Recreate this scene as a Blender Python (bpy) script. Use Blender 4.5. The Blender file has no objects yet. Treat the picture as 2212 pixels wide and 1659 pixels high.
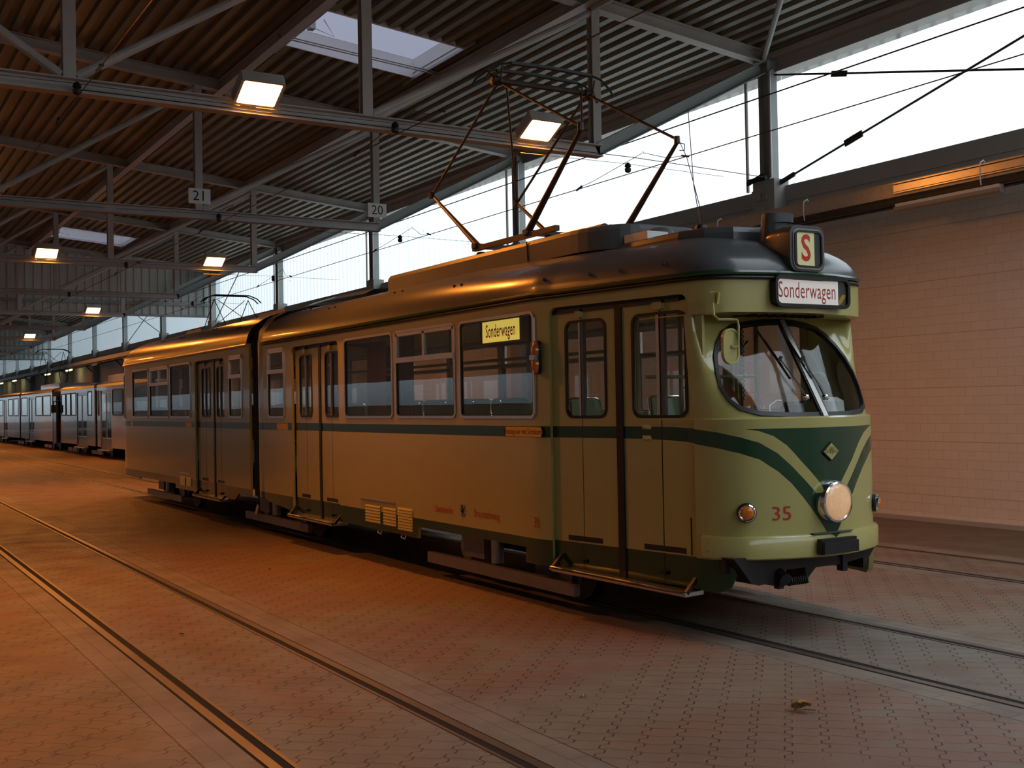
import bpy, bmesh, math, random
from mathutils import Vector, Matrix
from mathutils.geometry import delaunay_2d_cdt
random.seed(7)
SC = bpy.context.scene
COL = SC.collection
PI = math.pi

# ------------------------------------------------------------------ helpers
def world_of(o):
    m = Matrix.LocRotScale(o.location, o.rotation_euler, o.scale)
    if o.parent: m = world_of(o.parent) @ o.matrix_parent_inverse @ m
    return m

def link(o, parent=None):
    COL.objects.link(o)
    if parent:
        o.parent = parent
        o.matrix_parent_inverse = world_of(parent).inverted()
    return o

def tag(o, label=None, cat=None, group=None, kind=None):
    if label: o["label"] = label
    if cat: o["category"] = cat
    if group: o["group"] = group
    if kind: o["kind"] = kind
    return o

def thing(name, loc, label, cat, group=None, kind=None):
    o = bpy.data.objects.new(name, None)
    o.empty_display_size = .2
    o.location = loc
    link(o)
    return tag(o, label, cat, group, kind)

def copy_tree(o, parent=None):
    c = o.copy()
    for k in ("label",):
        if parent is None and k in c: del c[k]
    COL.objects.link(c)
    if parent:
        c.parent = parent; c.matrix_parent_inverse = o.matrix_parent_inverse.copy()
    for ch in [x for x in bpy.data.objects if x.parent == o]:
        copy_tree(ch, c)
    return c

class MB:
    def __init__(s): s.v = []; s.f = []; s.m = []
    def add(s, vs, fs, mi=0):
        b = len(s.v); s.v += [tuple(p) for p in vs]
        for f in fs: s.f.append([b + i for i in f]); s.m.append(mi)
    def box(s, x0, x1, y0, y1, z0, z1, mi=0):
        x0, x1 = min(x0, x1), max(x0, x1); y0, y1 = min(y0, y1), max(y0, y1); z0, z1 = min(z0, z1), max(z0, z1)
        s.add([(x0,y0,z0),(x1,y0,z0),(x1,y1,z0),(x0,y1,z0),(x0,y0,z1),(x1,y0,z1),(x1,y1,z1),(x0,y1,z1)],
              [(3,2,1,0),(4,5,6,7),(0,1,5,4),(1,2,6,5),(2,3,7,6),(3,0,4,7)], mi)
        return s
    def bar(s, p0, p1, w, h, up=(0,0,1), mi=0):
        p0, p1 = Vector(p0), Vector(p1); d = (p1-p0).normalized(); u = Vector(up)
        a = d.cross(u)
        if a.length < 1e-5: a = d.cross(Vector((0,1,0)))
        a.normalize(); b = a.cross(d).normalized()
        vs = []
        for p in (p0, p1):
            for i, j in ((-1,-1),(1,-1),(1,1),(-1,1)): vs.append(p + a*(w/2*i) + b*(h/2*j))
        s.add(vs, [(3,2,1,0),(4,5,6,7),(0,1,5,4),(1,2,6,5),(2,3,7,6),(3,0,4,7)], mi)
        return s
    def ibeam(s, p0, p1, w, h, t=.014, tw=.01, up=(0,0,1), mi=0):
        p0, p1 = Vector(p0), Vector(p1); d = (p1-p0).normalized(); a = d.cross(Vector(up)).normalized(); b = a.cross(d).normalized()
        s.bar(p0+b*(h/2-t/2), p1+b*(h/2-t/2), w, t, b, mi); s.bar(p0-b*(h/2-t/2), p1-b*(h/2-t/2), w, t, b, mi)
        s.bar(p0, p1, tw, h-2*t, b, mi)
        return s
    def tube(s, pts, r, n=8, mi=0, cap=True):
        pts = [Vector(p) for p in pts]; rs = r if isinstance(r, (list, tuple)) else [r]*len(pts)
        rings = []; N = len(pts); pa = None
        for i, p in enumerate(pts):
            d = (pts[min(i+1,N-1)] - pts[max(i-1,0)]).normalized()
            if pa is None:
                a = d.cross(Vector((0,0,1)))
                if a.length < .1: a = d.cross(Vector((0,1,0)))
            else: a = pa - d*pa.dot(d)
            a.normalize(); pa = a; b = d.cross(a)
            rings.append([p + (a*math.cos(2*PI*k/n) + b*math.sin(2*PI*k/n))*rs[i] for k in range(n)])
        vs = [q for R in rings for q in R]; fs = []
        for i in range(N-1):
            for k in range(n):
                k2 = (k+1) % n; fs.append((i*n+k, i*n+k2, (i+1)*n+k2, (i+1)*n+k))
        if cap: fs.append(tuple(reversed(range(n)))); fs.append(tuple(range((N-1)*n, N*n)))
        s.add(vs, fs, mi)
        return s
    def lathe(s, prof, c, axis='y', n=24, mi=0):
        c = Vector(c); vs = []; fs = []
        for (r, h) in prof:
            for k in range(n):
                A = 2*PI*k/n; u, w = r*math.cos(A), r*math.sin(A)
                vs.append(c + Vector({'y': (u, h, w), 'x': (h, u, w), 'z': (u, w, h)}[axis]))
        for i in range(len(prof)-1):
            for k in range(n):
                k2 = (k+1) % n; fs.append((i*n+k, i*n+k2, (i+1)*n+k2, (i+1)*n+k))
        fs.append(tuple(range(n))); fs.append(tuple(range((len(prof)-1)*n, len(prof)*n)))
        s.add(vs, fs, mi)
        return s
    def prism(s, poly, fn, d0, d1, mi=0):
        n = len(poly); vs = [fn(u, w, d0) for u, w in poly] + [fn(u, w, d1) for u, w in poly]
        s.add(vs, [tuple(range(n)), tuple(reversed(range(n, 2*n)))] + [(i, n+i, n+(i+1) % n, (i+1) % n) for i in range(n)], mi)
        return s
    def ring(s, outer, inner, fn, d0, d1, mi=0):
        n = len(outer)
        vs = [fn(u, w, d) for d in (d0, d1) for L in (outer, inner) for u, w in L]
        fs = []
        for i in range(n):
            j = (i+1) % n
            fs += [(i, j, n+j, n+i), (2*n+i, 3*n+i, 3*n+j, 2*n+j), (i, 2*n+i, 2*n+j, j), (n+i, n+j, 3*n+j, 3*n+i)]
        s.add(vs, fs, mi)
        return s
    def grid(s, fn, U, V, mi=0, closeu=False):
        vs = [fn(u, v) for u in U for v in V]; nu, nv = len(U), len(V); fs = []
        for i in range(nu - (0 if closeu else 1)):
            for j in range(nv-1):
                i2 = (i+1) % nu; fs.append((i*nv+j, i2*nv+j, i2*nv+j+1, i*nv+j+1))
        s.add(vs, fs, mi)
        return s
    def mesh(s, name, mats, angle=35, recalc=True):
        me = bpy.data.meshes.new(name); me.from_pydata(s.v, [], s.f); me.validate()
        for m in mats: me.materials.append(m)
        if len(me.polygons) == len(s.m): me.polygons.foreach_set("material_index", s.m)
        if recalc:
            bm = bmesh.new(); bm.from_mesh(me); bmesh.ops.recalc_face_normals(bm, faces=bm.faces); bm.to_mesh(me); bm.free()
        if angle:
            me.polygons.foreach_set("use_smooth", [True]*len(me.polygons)); me.set_sharp_from_angle(angle=math.radians(angle))
        me.update()
        return me
    def build(s, name, mats, parent=None, angle=35, label=None, recalc=True):
        if not isinstance(mats, (list, tuple)): mats = [mats]
        o = bpy.data.objects.new(name, s.mesh(name, mats, angle, recalc)); link(o, parent)
        if label: o["label"] = label
        return o

def rrect(u0, u1, v0, v1, r, n=6):
    P = []
    for cx, cy, a0 in ((u1-r, v1-r, 0), (u0+r, v1-r, 90), (u0+r, v0+r, 180), (u1-r, v0+r, 270)):
        for k in range(n+1):
            A = math.radians(a0 + 90*k/n); P.append((cx + r*math.cos(A), cy + r*math.sin(A)))
    return P

def inset(poly, d):
    n = len(poly); A = sum(poly[i][0]*poly[(i+1) % n][1]-poly[(i+1) % n][0]*poly[i][1] for i in range(n)); sg = 1 if A > 0 else -1; out = []
    for i in range(n):
        p0, p1, p2 = [Vector(poly[(i+k) % n]) for k in (-1, 0, 1)]
        a, b = (p1-p0), (p2-p1)
        if a.length < 1e-9: a = b
        if b.length < 1e-9: b = a
        a = a.normalized(); b = b.normalized()
        na = Vector((-a.y, a.x))*sg; nb = Vector((-b.y, b.x))*sg; m = (na+nb)
        if m.length < 1e-6: m = na
        m.normalize(); c = max(.35, m.dot(na)); q = p1 + m*(d/c); out.append((q.x, q.y))
    return out

def inside(p, poly):
    x, y = p; c = False; n = len(poly); j = n-1
    for i in range(n):
        xi, yi = poly[i]; xj, yj = poly[j]
        if (yi > y) != (yj > y) and x < (xj-xi)*(y-yi)/(yj-yi)+xi: c = not c
        j = i
    return c

def dens(poly, step):
    out = []; n = len(poly)
    for i in range(n):
        a, b = Vector(poly[i]), Vector(poly[(i+1) % n]); k = max(1, int((b-a).length/step))
        for t in range(k): q = a.lerp(b, t/k); out.append((q.x, q.y))
    return out

def sheet(mb, outline, holes, regions, fn, step, thick, us=None, vs=None, base=0, inner=None):
    """2-D constrained triangulation of outline minus holes, regions coloured by polygon, mapped by fn(u,v)->3D and given real thickness"""
    pts = []; edges = []
    def loop(P, st):
        P = dens(P, st); b = len(pts); pts.extend(Vector(p) for p in P); edges.extend((b+i, b+(i+1) % len(P)) for i in range(len(P)))
    loop(outline, step)
    for h in holes: loop(h, step)
    for r, _ in regions: loop(r, step)
    u0, u1 = min(p[0] for p in outline), max(p[0] for p in outline); v0, v1 = min(p[1] for p in outline), max(p[1] for p in outline)
    U = us if us is not None else [u0 + step*(i+.5) for i in range(int((u1-u0)/step))]
    V = vs if vs is not None else [v0 + step*(i+.5) for i in range(int((v1-v0)/step))]
    for u in U:
        for v in V:
            if inside((u, v), outline) and not any(inside((u, v), h) for h in holes): pts.append(Vector((u + random.uniform(-.002, .002), v + random.uniform(-.002, .002))))
    r = delaunay_2d_cdt(pts, edges, [], 0, 1e-5)
    vv, ff = r[0], r[2]
    keep = []; mats = []
    for f in ff:
        c = sum((vv[i] for i in f), Vector((0, 0)))/len(f)
        if not inside(c, outline) or any(inside(c, h) for h in holes): continue
        m = base
        for poly, mi in regions:
            if inside(c, poly): m = mi
        keep.append(list(f)); mats.append(m)
    P = [Vector(fn(p.x, p.y)) for p in vv]
    e = 1e-3; N = []
    for p in vv:
        a = Vector(fn(p.x+e, p.y)) - Vector(fn(p.x-e, p.y)); b = Vector(fn(p.x, p.y+e)) - Vector(fn(p.x, p.y-e)); n = a.cross(b)
        N.append(n.normalized() if n.length > 1e-12 else Vector((0, -1, 0)))
    n = len(P); Q = [P[i] - N[i]*thick for i in range(n)]
    cnt = {}
    for f in keep:
        for i in range(len(f)):
            a, b = f[i], f[(i+1) % len(f)]
            cnt[(a, b)] = cnt.get((a, b), 0)+1
    b0 = len(mb.v)
    mb.v += [tuple(p) for p in P] + [tuple(q) for q in Q]
    for f, m in zip(keep, mats):
        mb.f.append([b0+i for i in f]); mb.m.append(m)
        mb.f.append([b0+n+i for i in reversed(f)]); mb.m.append(inner if inner is not None else m)
    for (a, b) in cnt:
        if (b, a) not in cnt: mb.f.append([b0+b, b0+a, b0+n+a, b0+n+b]); mb.m.append(base)
    return mb

def text_mb(body, fn, size=1.0, sx=1.0, depth=.002, align='CENTER', spacing=1.0, mb=None, mi=0, bold=0.):
    """lettering: real letter outlines of the built-in font; fn(u,v,d)->3D"""
    cu = bpy.data.curves.new("lettering", 'FONT'); cu.body = body; cu.size = size; cu.align_x = align; cu.align_y = 'CENTER'; cu.space_character = spacing; cu.resolution_u = 3; cu.offset = bold
    o = bpy.data.objects.new("lettering", cu); COL.objects.link(o)
    dg = bpy.context.evaluated_depsgraph_get(); me = o.evaluated_get(dg).to_mesh()
    vs = [(v.co.x*sx, v.co.y) for v in me.vertices]; fs = [list(p.vertices) for p in me.polygons]
    o.evaluated_get(dg).to_mesh_clear(); bpy.data.objects.remove(o); bpy.data.curves.remove(cu)
    mb = mb or MB()
    mb.add([fn(u, v, depth) for u, v in vs], fs, mi)
    return mb

# ------------------------------------------------------------------ materials
MATS = {}
def mat(name, col, rough=.5, metal=0., coat=0., emit=None, es=0., spec=.5, bump=None, noise=None, coat_r=.05):
    m = bpy.data.materials.new(name); m.use_nodes = True; nt = m.node_tree; b = nt.nodes["Principled BSDF"]
    b.inputs["Base Color"].default_value = (*col, 1); b.inputs["Roughness"].default_value = rough; b.inputs["Metallic"].default_value = metal
    b.inputs["Coat Weight"].default_value = coat; b.inputs["Coat Roughness"].default_value = coat_r; b.inputs["Specular IOR Level"].default_value = spec
    if emit: b.inputs["Emission Color"].default_value = (*emit, 1); b.inputs["Emission Strength"].default_value = es
    tc = None
    if bump or noise: tc = nt.nodes.new("ShaderNodeTexCoord")
    if noise:   # (scale, amount): uneven wear and dirt in the base colour
        n = nt.nodes.new("ShaderNodeTexNoise"); n.inputs["Scale"].default_value = noise[0]; n.inputs["Detail"].default_value = 5
        nt.links.new(tc.outputs["Object"], n.inputs["Vector"])
        mx = nt.nodes.new("ShaderNodeMix"); mx.data_type = 'RGBA'; a = noise[1]
        mx.inputs[6].default_value = (*[c*(1-a) for c in col], 1); mx.inputs[7].default_value = (*[min(1, c*(1+a)) for c in col], 1)
        nt.links.new(n.outputs["Fac"], mx.inputs[0]); nt.links.new(mx.outputs[2], b.inputs["Base Color"])
    if bump:    # (scale, strength, distance)
        n = nt.nodes.new("ShaderNodeTexNoise"); n.inputs["Scale"].default_value = bump[0]; n.inputs["Detail"].default_value = 2
        nt.links.new(tc.outputs["Object"], n.inputs["Vector"])
        bp = nt.nodes.new("ShaderNodeBump"); bp.inputs["Strength"].default_value = bump[1]; bp.inputs["Distance"].default_value = bump[2]
        nt.links.new(n.outputs["Fac"], bp.inputs["Height"]); nt.links.new(bp.outputs[0], b.inputs["Normal"]); nt.links.new(bp.outputs[0], b.inputs["Coat Normal"])
    MATS[name] = m
    return m

def glass_mat(name, tint, rough=.0, refl=1.0, bump=0.):
    m = bpy.data.materials.new(name); m.use_nodes = True; nt = m.node_tree; nt.nodes.clear()
    out = nt.nodes.new("ShaderNodeOutputMaterial"); tr = nt.nodes.new("ShaderNodeBsdfTransparent"); gl = nt.nodes.new("ShaderNodeBsdfGlossy")
    fr = nt.nodes.new("ShaderNodeFresnel"); mx = nt.nodes.new("ShaderNodeMixShader")
    g_ = nt.nodes.new("ShaderNodeNewGeometry"); m_ = nt.nodes.new("ShaderNodeMix"); m_.inputs[2].default_value = 1.5; m_.inputs[3].default_value = 1/1.5   # same reflectance on both faces of the pane
    nt.links.new(g_.outputs["Backfacing"], m_.inputs[0]); nt.links.new(m_.outputs[0], fr.inputs[0])
    tr.inputs[0].default_value = (*tint, 1); gl.inputs["Roughness"].default_value = rough; gl.inputs[0].default_value = (refl, refl, refl, 1)
    if bump:
        tc = nt.nodes.new("ShaderNodeTexCoord"); n = nt.nodes.new("ShaderNodeTexNoise"); n.inputs["Scale"].default_value = 1.3; n.inputs["Detail"].default_value = 1
        bp = nt.nodes.new("ShaderNodeBump"); bp.inputs["Strength"].default_value = bump; bp.inputs["Distance"].default_value = .02
        nt.links.new(tc.outputs["Object"], n.inputs["Vector"]); nt.links.new(n.outputs["Fac"], bp.inputs["Height"]); nt.links.new(bp.outputs[0], gl.inputs["Normal"])
    nt.links.new(fr.outputs[0], mx.inputs[0]); nt.links.new(tr.outputs[0], mx.inputs[1]); nt.links.new(gl.outputs[0], mx.inputs[2]); nt.links.new(mx.outputs[0], out.inputs[0])
    MATS[name] = m
    return m

class NB:   # tiny node-graph writer
    def __init__(s, m): s.nt = m.node_tree
    def n(s, t, **k):
        o = s.nt.nodes.new(t)
        for a, b in k.items(): setattr(o, a, b)
        return o
    def L(s, a, b): s.nt.links.new(a, b)
    def math(s, op, a, b=None, c=None, clamp=False):
        o = s.n("ShaderNodeMath", operation=op, use_clamp=clamp)
        for i, x in enumerate((a, b, c)):
            if x is None: continue
            if isinstance(x, (int, float)): o.inputs[i].default_value = x
            else: s.L(x, o.inputs[i])
        return o.outputs[0]
    def mix(s, f, a, b):
        o = s.n("ShaderNodeMix", data_type='RGBA')
        for i, x in ((0, f), (6, a), (7, b)):
            if isinstance(x, (int, float)): o.inputs[i].default_value = x
            elif isinstance(x, tuple): o.inputs[i].default_value = (*x, 1)
            else: s.L(x, o.inputs[i])
        return o.outputs[2]
    def noise(s, vec, scale, detail=3):
        o = s.n("ShaderNodeTexNoise"); o.inputs["Scale"].default_value = scale; o.inputs["Detail"].default_value = detail; s.L(vec, o.inputs["Vector"])
        return o.outputs["Fac"]
    def sep(s, v):
        o = s.n("ShaderNodeSeparateXYZ"); s.L(v, o.inputs[0]); return o.outputs
    def step(s, x, a, b):   # 0 below a, 1 above b
        o = s.n("ShaderNodeMapRange", interpolation_type='SMOOTHSTEP'); s.L(x, o.inputs[0]); o.inputs[1].default_value = a; o.inputs[2].default_value = b
        return o.outputs[0]
CREAM = (.48, .435, .15); GREEN = (.008, .05, .018)
M_cream = mat("cream_paint", CREAM, .28, coat=.6, bump=(1.1, .25, .02), noise=(2.2, .07), coat_r=.06)
M_green = mat("green_paint", GREEN, .25, coat=.5, bump=(1.1, .25, .02), coat_r=.06)
M_roof = mat("grey_roof_paint", (.085, .088, .094), .30, coat=.15, spec=.35, bump=(1.6, .2, .02), noise=(3., .12))
M_hood = mat("dark_grey_hood_paint", (.11, .112, .118), .45, noise=(4., .2))
M_inner = mat("interior_cream", (.66, .63, .29), .5)
M_ceil = mat("interior_ceiling", (.78, .74, .36), .5)
M_chrome = mat("chrome", (.75, .75, .76), .12, 1.)
M_alu = mat("bare_aluminium", (.62, .60, .58), .33, .9, noise=(9., .15))
M_rubber = mat("black_rubber", (.008, .008, .009), .45)
M_black = mat("black_steel", (.012, .012, .013), .5, noise=(6., .4))
M_under = mat("dirty_underframe", (.018, .016, .014), .8, noise=(3., .5))
M_beam = mat("grey_brake_beam", (.20, .185, .165), .5, noise=(5., .3))
M_glass = glass_mat("window_glass", (.965, .975, .965), 0., 1., .03)
M_wglass = glass_mat("windscreen_glass", (.97, .98, .975), 0., .4)
M_amber = mat("amber_lens", (.75, .20, .015), .15, coat=.6)
M_red = mat("red_lettering", (.50, .035, .02), .4)
M_yellow = mat("yellow_sticker", (.72, .42, .02), .45)
M_ink = mat("black_ink", (.01, .01, .012), .5)
M_white = mat("white_plate", (.84, .84, .82), .45)
M_seat = mat("green_seat_plastic", (.10, .22, .06), .3, coat=.3)
M_redseat = mat("red_brown_seat_fabric", (.16, .025, .012), .9, noise=(60., .35))
M_pole = mat("olive_grab_pole", (.30, .29, .12), .35)
M_curtain = mat("brown_curtain", (.10, .035, .015), .9)
M_paper = mat("white_paper", (.75, .75, .73), .8)
M_dial = mat("grey_console", (.06, .063, .066), .45)
M_lens = mat("lit_headlamp_lens", (.62, .42, .26), .12, coat=.6, emit=(1., .55, .26), es=.34, bump=(14., .6, .02), noise=(9., .35))
M_signlit = mat("backlit_destination_roll", (.85, .80, .78), .35, emit=(1., .86, .80), es=.33)
M_sidelit = mat("backlit_yellow_sign", (.9, .8, .3), .4, emit=(1., .74, .13), es=.62)
M_routelit = mat("backlit_route_letter_roll", (.85, .82, .45), .4, emit=(1., .92, .45), es=.16)
M_redlit = mat("red_letter_on_roll", (.55, .02, .015), .4, emit=(1., .08, .05), es=.10)
M_pant = mat("rusty_pantograph_steel", (.055, .034, .026), .5, .3, noise=(12., .5))
M_steel = mat("grey_painted_steel", (.50, .475, .455), .5, noise=(2.5, .18))
M_steel2 = mat("light_grey_painted_steel", (.36, .385, .385), .5, noise=(2.5, .15))
M_conc = mat("grey_concrete", (.40, .40, .385), .85, noise=(1.6, .12), bump=(30., .1, .01))
M_zinc = mat("galvanised_sheet", (.42, .41, .40), .42, .6, noise=(14., .2))
M_lampon = mat("sodium_lamp_glass", (1, .8, .5), .4, emit=(1., .42, .10), es=22.)
M_tubeon = mat("fluorescent_tube_lit", (1, 1, .9), .4, emit=(1., .86, .35), es=4.)
M_tubeoff = mat("acrylic_lamp_cover", (.36, .32, .26), .3)
M_wire = mat("copper_wire", (.09, .045, .025), .45, .6)
M_rail = mat("polished_rail_steel", (.20, .18, .165), .42, .7, noise=(3., .3))
M_groove = mat("rail_groove_dirt", (.008, .007, .006), .9)
M_leaf = mat("dry_leaf", (.38, .26, .12), .8, noise=(40., .4))
M_trgrey = mat("silver_grey_tram_paint", (.36, .37, .38), .25, coat=.5, bump=(1., .2, .02))
M_trdark = mat("dark_grey_tram_paint", (.05, .055, .06), .3, coat=.4)
M_trred = mat("red_tram_stripe", (.42, .035, .015), .35)
M_dglass = mat("dark_tinted_tram_glass", (.02, .022, .024), .04, spec=.9)
M_blue = mat("pale_blue_apron_sheet", (.56, .60, .58), .5)

# corrugated roof underside
M_sheet = mat("corrugated_roof_sheet", (.20, .19, .145), .40, noise=(.7, .14))

# block wall
M_wall = mat("painted_block_wall", (.36, .30, .265), .7)
nb = NB(M_wall); bs = nb.nt.nodes["Principled BSDF"]
geo = nb.n("ShaderNodeNewGeometry"); px, py, pz = nb.sep(geo.outputs["Position"])
cv = nb.n("ShaderNodeCombineXYZ"); nb.L(px, cv.inputs[0]); nb.L(pz, cv.inputs[1])
br = nb.n("ShaderNodeTexBrick"); nb.L(cv.outputs[0], br.inputs["Vector"])
br.inputs["Color1"].default_value = (.78, .735, .69, 1); br.inputs["Color2"].default_value = (.74, .69, .645, 1); br.inputs["Mortar"].default_value = (.56, .51, .47, 1)
br.inputs["Scale"].default_value = 1.; br.inputs["Mortar Size"].default_value = .0035; br.inputs["Brick Width"].default_value = .25; br.inputs["Row Height"].default_value = .125
br.inputs["Mortar Smooth"].default_value = .3
pv = nb.n("ShaderNodeVectorMath", operation='MULTIPLY'); nb.L(geo.outputs["Position"], pv.inputs[0]); pv.inputs[1].default_value = (.5, 1, 1)
wn = nb.noise(geo.outputs["Position"], .6, 4)
# a few wide settlement joints
wj = nb.math('SUBTRACT', 1., nb.step(nb.math('ABSOLUTE', nb.math('SUBTRACT', nb.math('MODULO', pz, .75), .37)), .003, .007))
c1 = nb.mix(nb.math('MULTIPLY', wn, .35), br.outputs["Color"], (.62, .57, .52))
c2 = nb.mix(nb.math('MULTIPLY', wj, .3), c1, (.16, .11, .085))
nb.L(c2, bs.inputs["Base Color"])
bp = nb.n("ShaderNodeBump"); bp.inputs["Strength"].default_value = .35; bp.inputs["Distance"].default_value = .01; nb.L(nb.math('SUBTRACT', 1., br.outputs["Fac"]), bp.inputs["Height"]); nb.L(bp.outputs[0], bs.inputs["Normal"])

# pavers
RAILS = [-.57, .57, -3.36, -4.44, 3.2, 4.3]
M_floor = mat("interlocking_pavers", (.2, .14, .11), .7)
nb = NB(M_floor); bs = nb.nt.nodes["Principled BSDF"]
geo = nb.n("ShaderNodeNewGeometry"); px, py, pz = nb.sep(geo.outputs["Position"])
r2 = math.sqrt(.5)
u = nb.math('MULTIPLY', nb.math('ADD', px, py), r2); v = nb.math('MULTIPLY', nb.math('SUBTRACT', px, py), r2)
PU, PV = .183, .142
def zig(x, period, sharp):   # smooth square wave, -1..1
    t = nb.math('SUBTRACT', nb.math('MULTIPLY', nb.math('PINGPONG', x, period/2), 4/period), 1.)
    return nb.math('SUBTRACT', nb.math('MULTIPLY', nb.math('ADD', nb.math('MULTIPLY', t, sharp), .5, clamp=True), 2.), 1.)
us_ = nb.math('DIVIDE', nb.math('ADD', u, nb.math('MULTIPLY', zig(nb.math('ADD', v, .04), PV, 1.6), .019)), PU)
vs_ = nb.math('DIVIDE', nb.math('ADD', v, nb.math('MULTIPLY', zig(nb.math('ADD', u, .03), PU*2, 3.), .014)), PV)
def edge(x): return nb.math('ABSOLUTE', nb.math('SUBTRACT', nb.math('FRACT', x), .5))
fu, fv = edge(us_), edge(vs_)
ju = nb.math('SUBTRACT', 1., nb.step(nb.math('MULTIPLY', fu, PU), .0025, .006)); jv = nb.math('SUBTRACT', 1., nb.step(nb.math('MULTIPLY', fv, PV), .0012, .0045))
P3 = geo.outputs["Position"]
nA = nb.noise(P3, .55, 3); nB_ = nb.noise(P3, 2.4, 4); nC = nb.noise(P3, 40., 2)
jm = nb.math('MULTIPLY', nb.math('MAXIMUM', ju, nb.math('MULTIPLY', jv, .8)), nb.step(nb.noise(P3, 1.7, 2), .30, .5))
# one tint per stone
cell = nb.n("ShaderNodeCombineXYZ"); nb.L(nb.math('FLOOR', nb.math('ADD', us_, .5)), cell.inputs[0]); nb.L(nb.math('FLOOR', nb.math('ADD', vs_, .5)), cell.inputs[1])
wn_ = nb.n("ShaderNodeTexWhiteNoise", noise_dimensions='2D'); nb.L(cell.outputs[0], wn_.inputs["Vector"])
grey = nb.math('MAXIMUM', nb.step(nb.math('ADD', nA, nb.math('MULTIPLY', wn_.outputs["Value"], .10)), .56, .66), nb.math('MULTIPLY', nb.step(px, -6.1, -5.75), nb.math('SUBTRACT', 1., nb.step(px, -5.05, -4.75))))
dist = outer = None
for y in (0., -3.9, 3.75):
    d = nb.math('SUBTRACT', nb.math('ABSOLUTE', nb.math('SUBTRACT', py, y)), .56); a = nb.math('ABSOLUTE', d); d = nb.math('ADD', d, nb.math('MULTIPLY', nb.math('LESS_THAN', d, 0.), 50.))
    dist = a if dist is None else nb.math('MINIMUM', dist, a); outer = d if outer is None else nb.math('MINIMUM', outer, d)
nearr = nb.math('SUBTRACT', 1., nb.step(nb.math('ADD', dist, nb.math('MULTIPLY', nb.math('SUBTRACT', nB_, .5), .5)), .15, .55))
stone = nb.mix(grey, (.225, .134, .095), (.225, .183, .14))
stone = nb.mix(nb.math('MULTIPLY', nearr, .8), stone, (.235, .205, .168))
stone = nb.mix(nb.math('MULTIPLY', wn_.outputs["Value"], .25), stone, (.15, .10, .08))
stone = nb.mix(nb.math('MULTIPLY', nb.step(nB_, .45, .75), .35), stone, (.14, .10, .08))
stone = nb.mix(nb.math('MULTIPLY', nb.step(nC, .45, .7), .12), stone, (.30, .25, .21))
pav = nb.mix(nb.math('MULTIPLY', jm, .88), stone, (.022, .016, .013))
# concrete haunch either side of each rail, outer half cut into short blocks
strip = nb.math('SUBTRACT', 1., nb.step(outer, .268, .272)); ln = nb.math('SUBTRACT', 1., nb.step(nb.math('ABSOLUTE', nb.math('SUBTRACT', outer, .27)), .003, .007))
ln2 = nb.math('MULTIPLY', nb.math('SUBTRACT', 1., nb.step(nb.math('ABSOLUTE', nb.math('SUBTRACT', outer, .15)), .002, .006)), .5)
blk = nb.math('MULTIPLY', nb.math('SUBTRACT', 1., nb.step(nb.math('ABSOLUTE', nb.math('SUBTRACT', nb.math('FRACT', nb.math('MULTIPLY', px, 4.)), .5)), .008, .03)), nb.step(outer, .15, .155))
cc = nb.mix(nb.step(nB_, .35, .7), (.25, .21, .175), (.18, .15, .125)); cc = nb.mix(nb.math('MULTIPLY', blk, .5), cc, (.06, .05, .04)); cc = nb.mix(nb.math('MULTIPLY', ln2, 1.), cc, (.05, .04, .035))
fl = nb.mix(strip, pav, cc); fl = nb.mix(nb.math('MULTIPLY', ln, .85), fl, (.025, .018, .015))
walk = nb.step(py, 4.62, 4.63)
fl = nb.mix(walk, fl, nb.mix(nB_, (.15, .115, .085), (.11, .08, .06)))
nb.L(fl, bs.inputs["Base Color"])
nb.L(nb.math('ADD', .42, nb.math('MULTIPLY', nB_, .35)), bs.inputs["Roughness"])
bp = nb.n("ShaderNodeBump"); bp.inputs["Strength"].default_value = .5; bp.inputs["Distance"].default_value = .006
nb.L(nb.math('SUBTRACT', nb.math('MULTIPLY', nC, .15), nb.math('MULTIPLY', jm, nb.math('SUBTRACT', 1., strip))), bp.inputs["Height"]); nb.L(bp.outputs[0], bs.inputs["Normal"])

# translucent profiled panes of the clerestory
def pane_mat(name, lo, hi, per):
    m = glass_mat(name, (hi, hi, hi), .3, .4); n2 = NB(m); tr = [x for x in n2.nt.nodes if x.type == 'BSDF_TRANSPARENT'][0]
    g = n2.n("ShaderNodeNewGeometry"); x, y, z = n2.sep(g.outputs["Position"])
    w = n2.step(n2.math('ABSOLUTE', n2.math('SUBTRACT', n2.math('FRACT', n2.math('DIVIDE', x, per)), .5)), .05, .25)
    spk = n2.step(n2.noise(g.outputs["Position"], 9., 1), .70, .76)
    c = n2.mix(w, (lo*.96, lo*.98, lo), (hi*.97, hi, hi)); c = n2.mix(n2.math('MULTIPLY', spk, .35), c, (lo*.5, lo*.5, lo*.5)); n2.L(c, tr.inputs[0])
    return m
M_pane = pane_mat("profiled_translucent_pane", .70, .80, .30)
M_pane2 = glass_mat("plain_translucent_pane", (.60, .64, .66), .3, .3)
M_pane3 = glass_mat("left_wall_pane", (.45, .48, .50), .3, .3)
M_sky = glass_mat("opal_skylight_pane", (.37, .37, .41), .3, .3)
M_sky2 = glass_mat("added_daylight_glazing", (.86, .87, .88), .1, .6)  # for the unseen glazing added to bring in daylight
# ------------------------------------------------------------------ the hall
XE, XF = -130., 8.            # far end, gate end
YR, YL = 6.9, -14.8           # long walls
RIDGE = -3.96
TX = [-13.3 - 7.7*k for k in range(15)]
ORD = "nearest second third fourth fifth sixth seventh eighth ninth tenth eleventh twelfth thirteenth fourteenth fifteenth".split()
def roof_z(y): return 7.37 + .097*(6.5 - (y if y > RIDGE else 2*RIDGE - y))
def structure(mb, name, m, **k): return tag(mb.build(name, m, **k), kind="structure")

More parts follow.
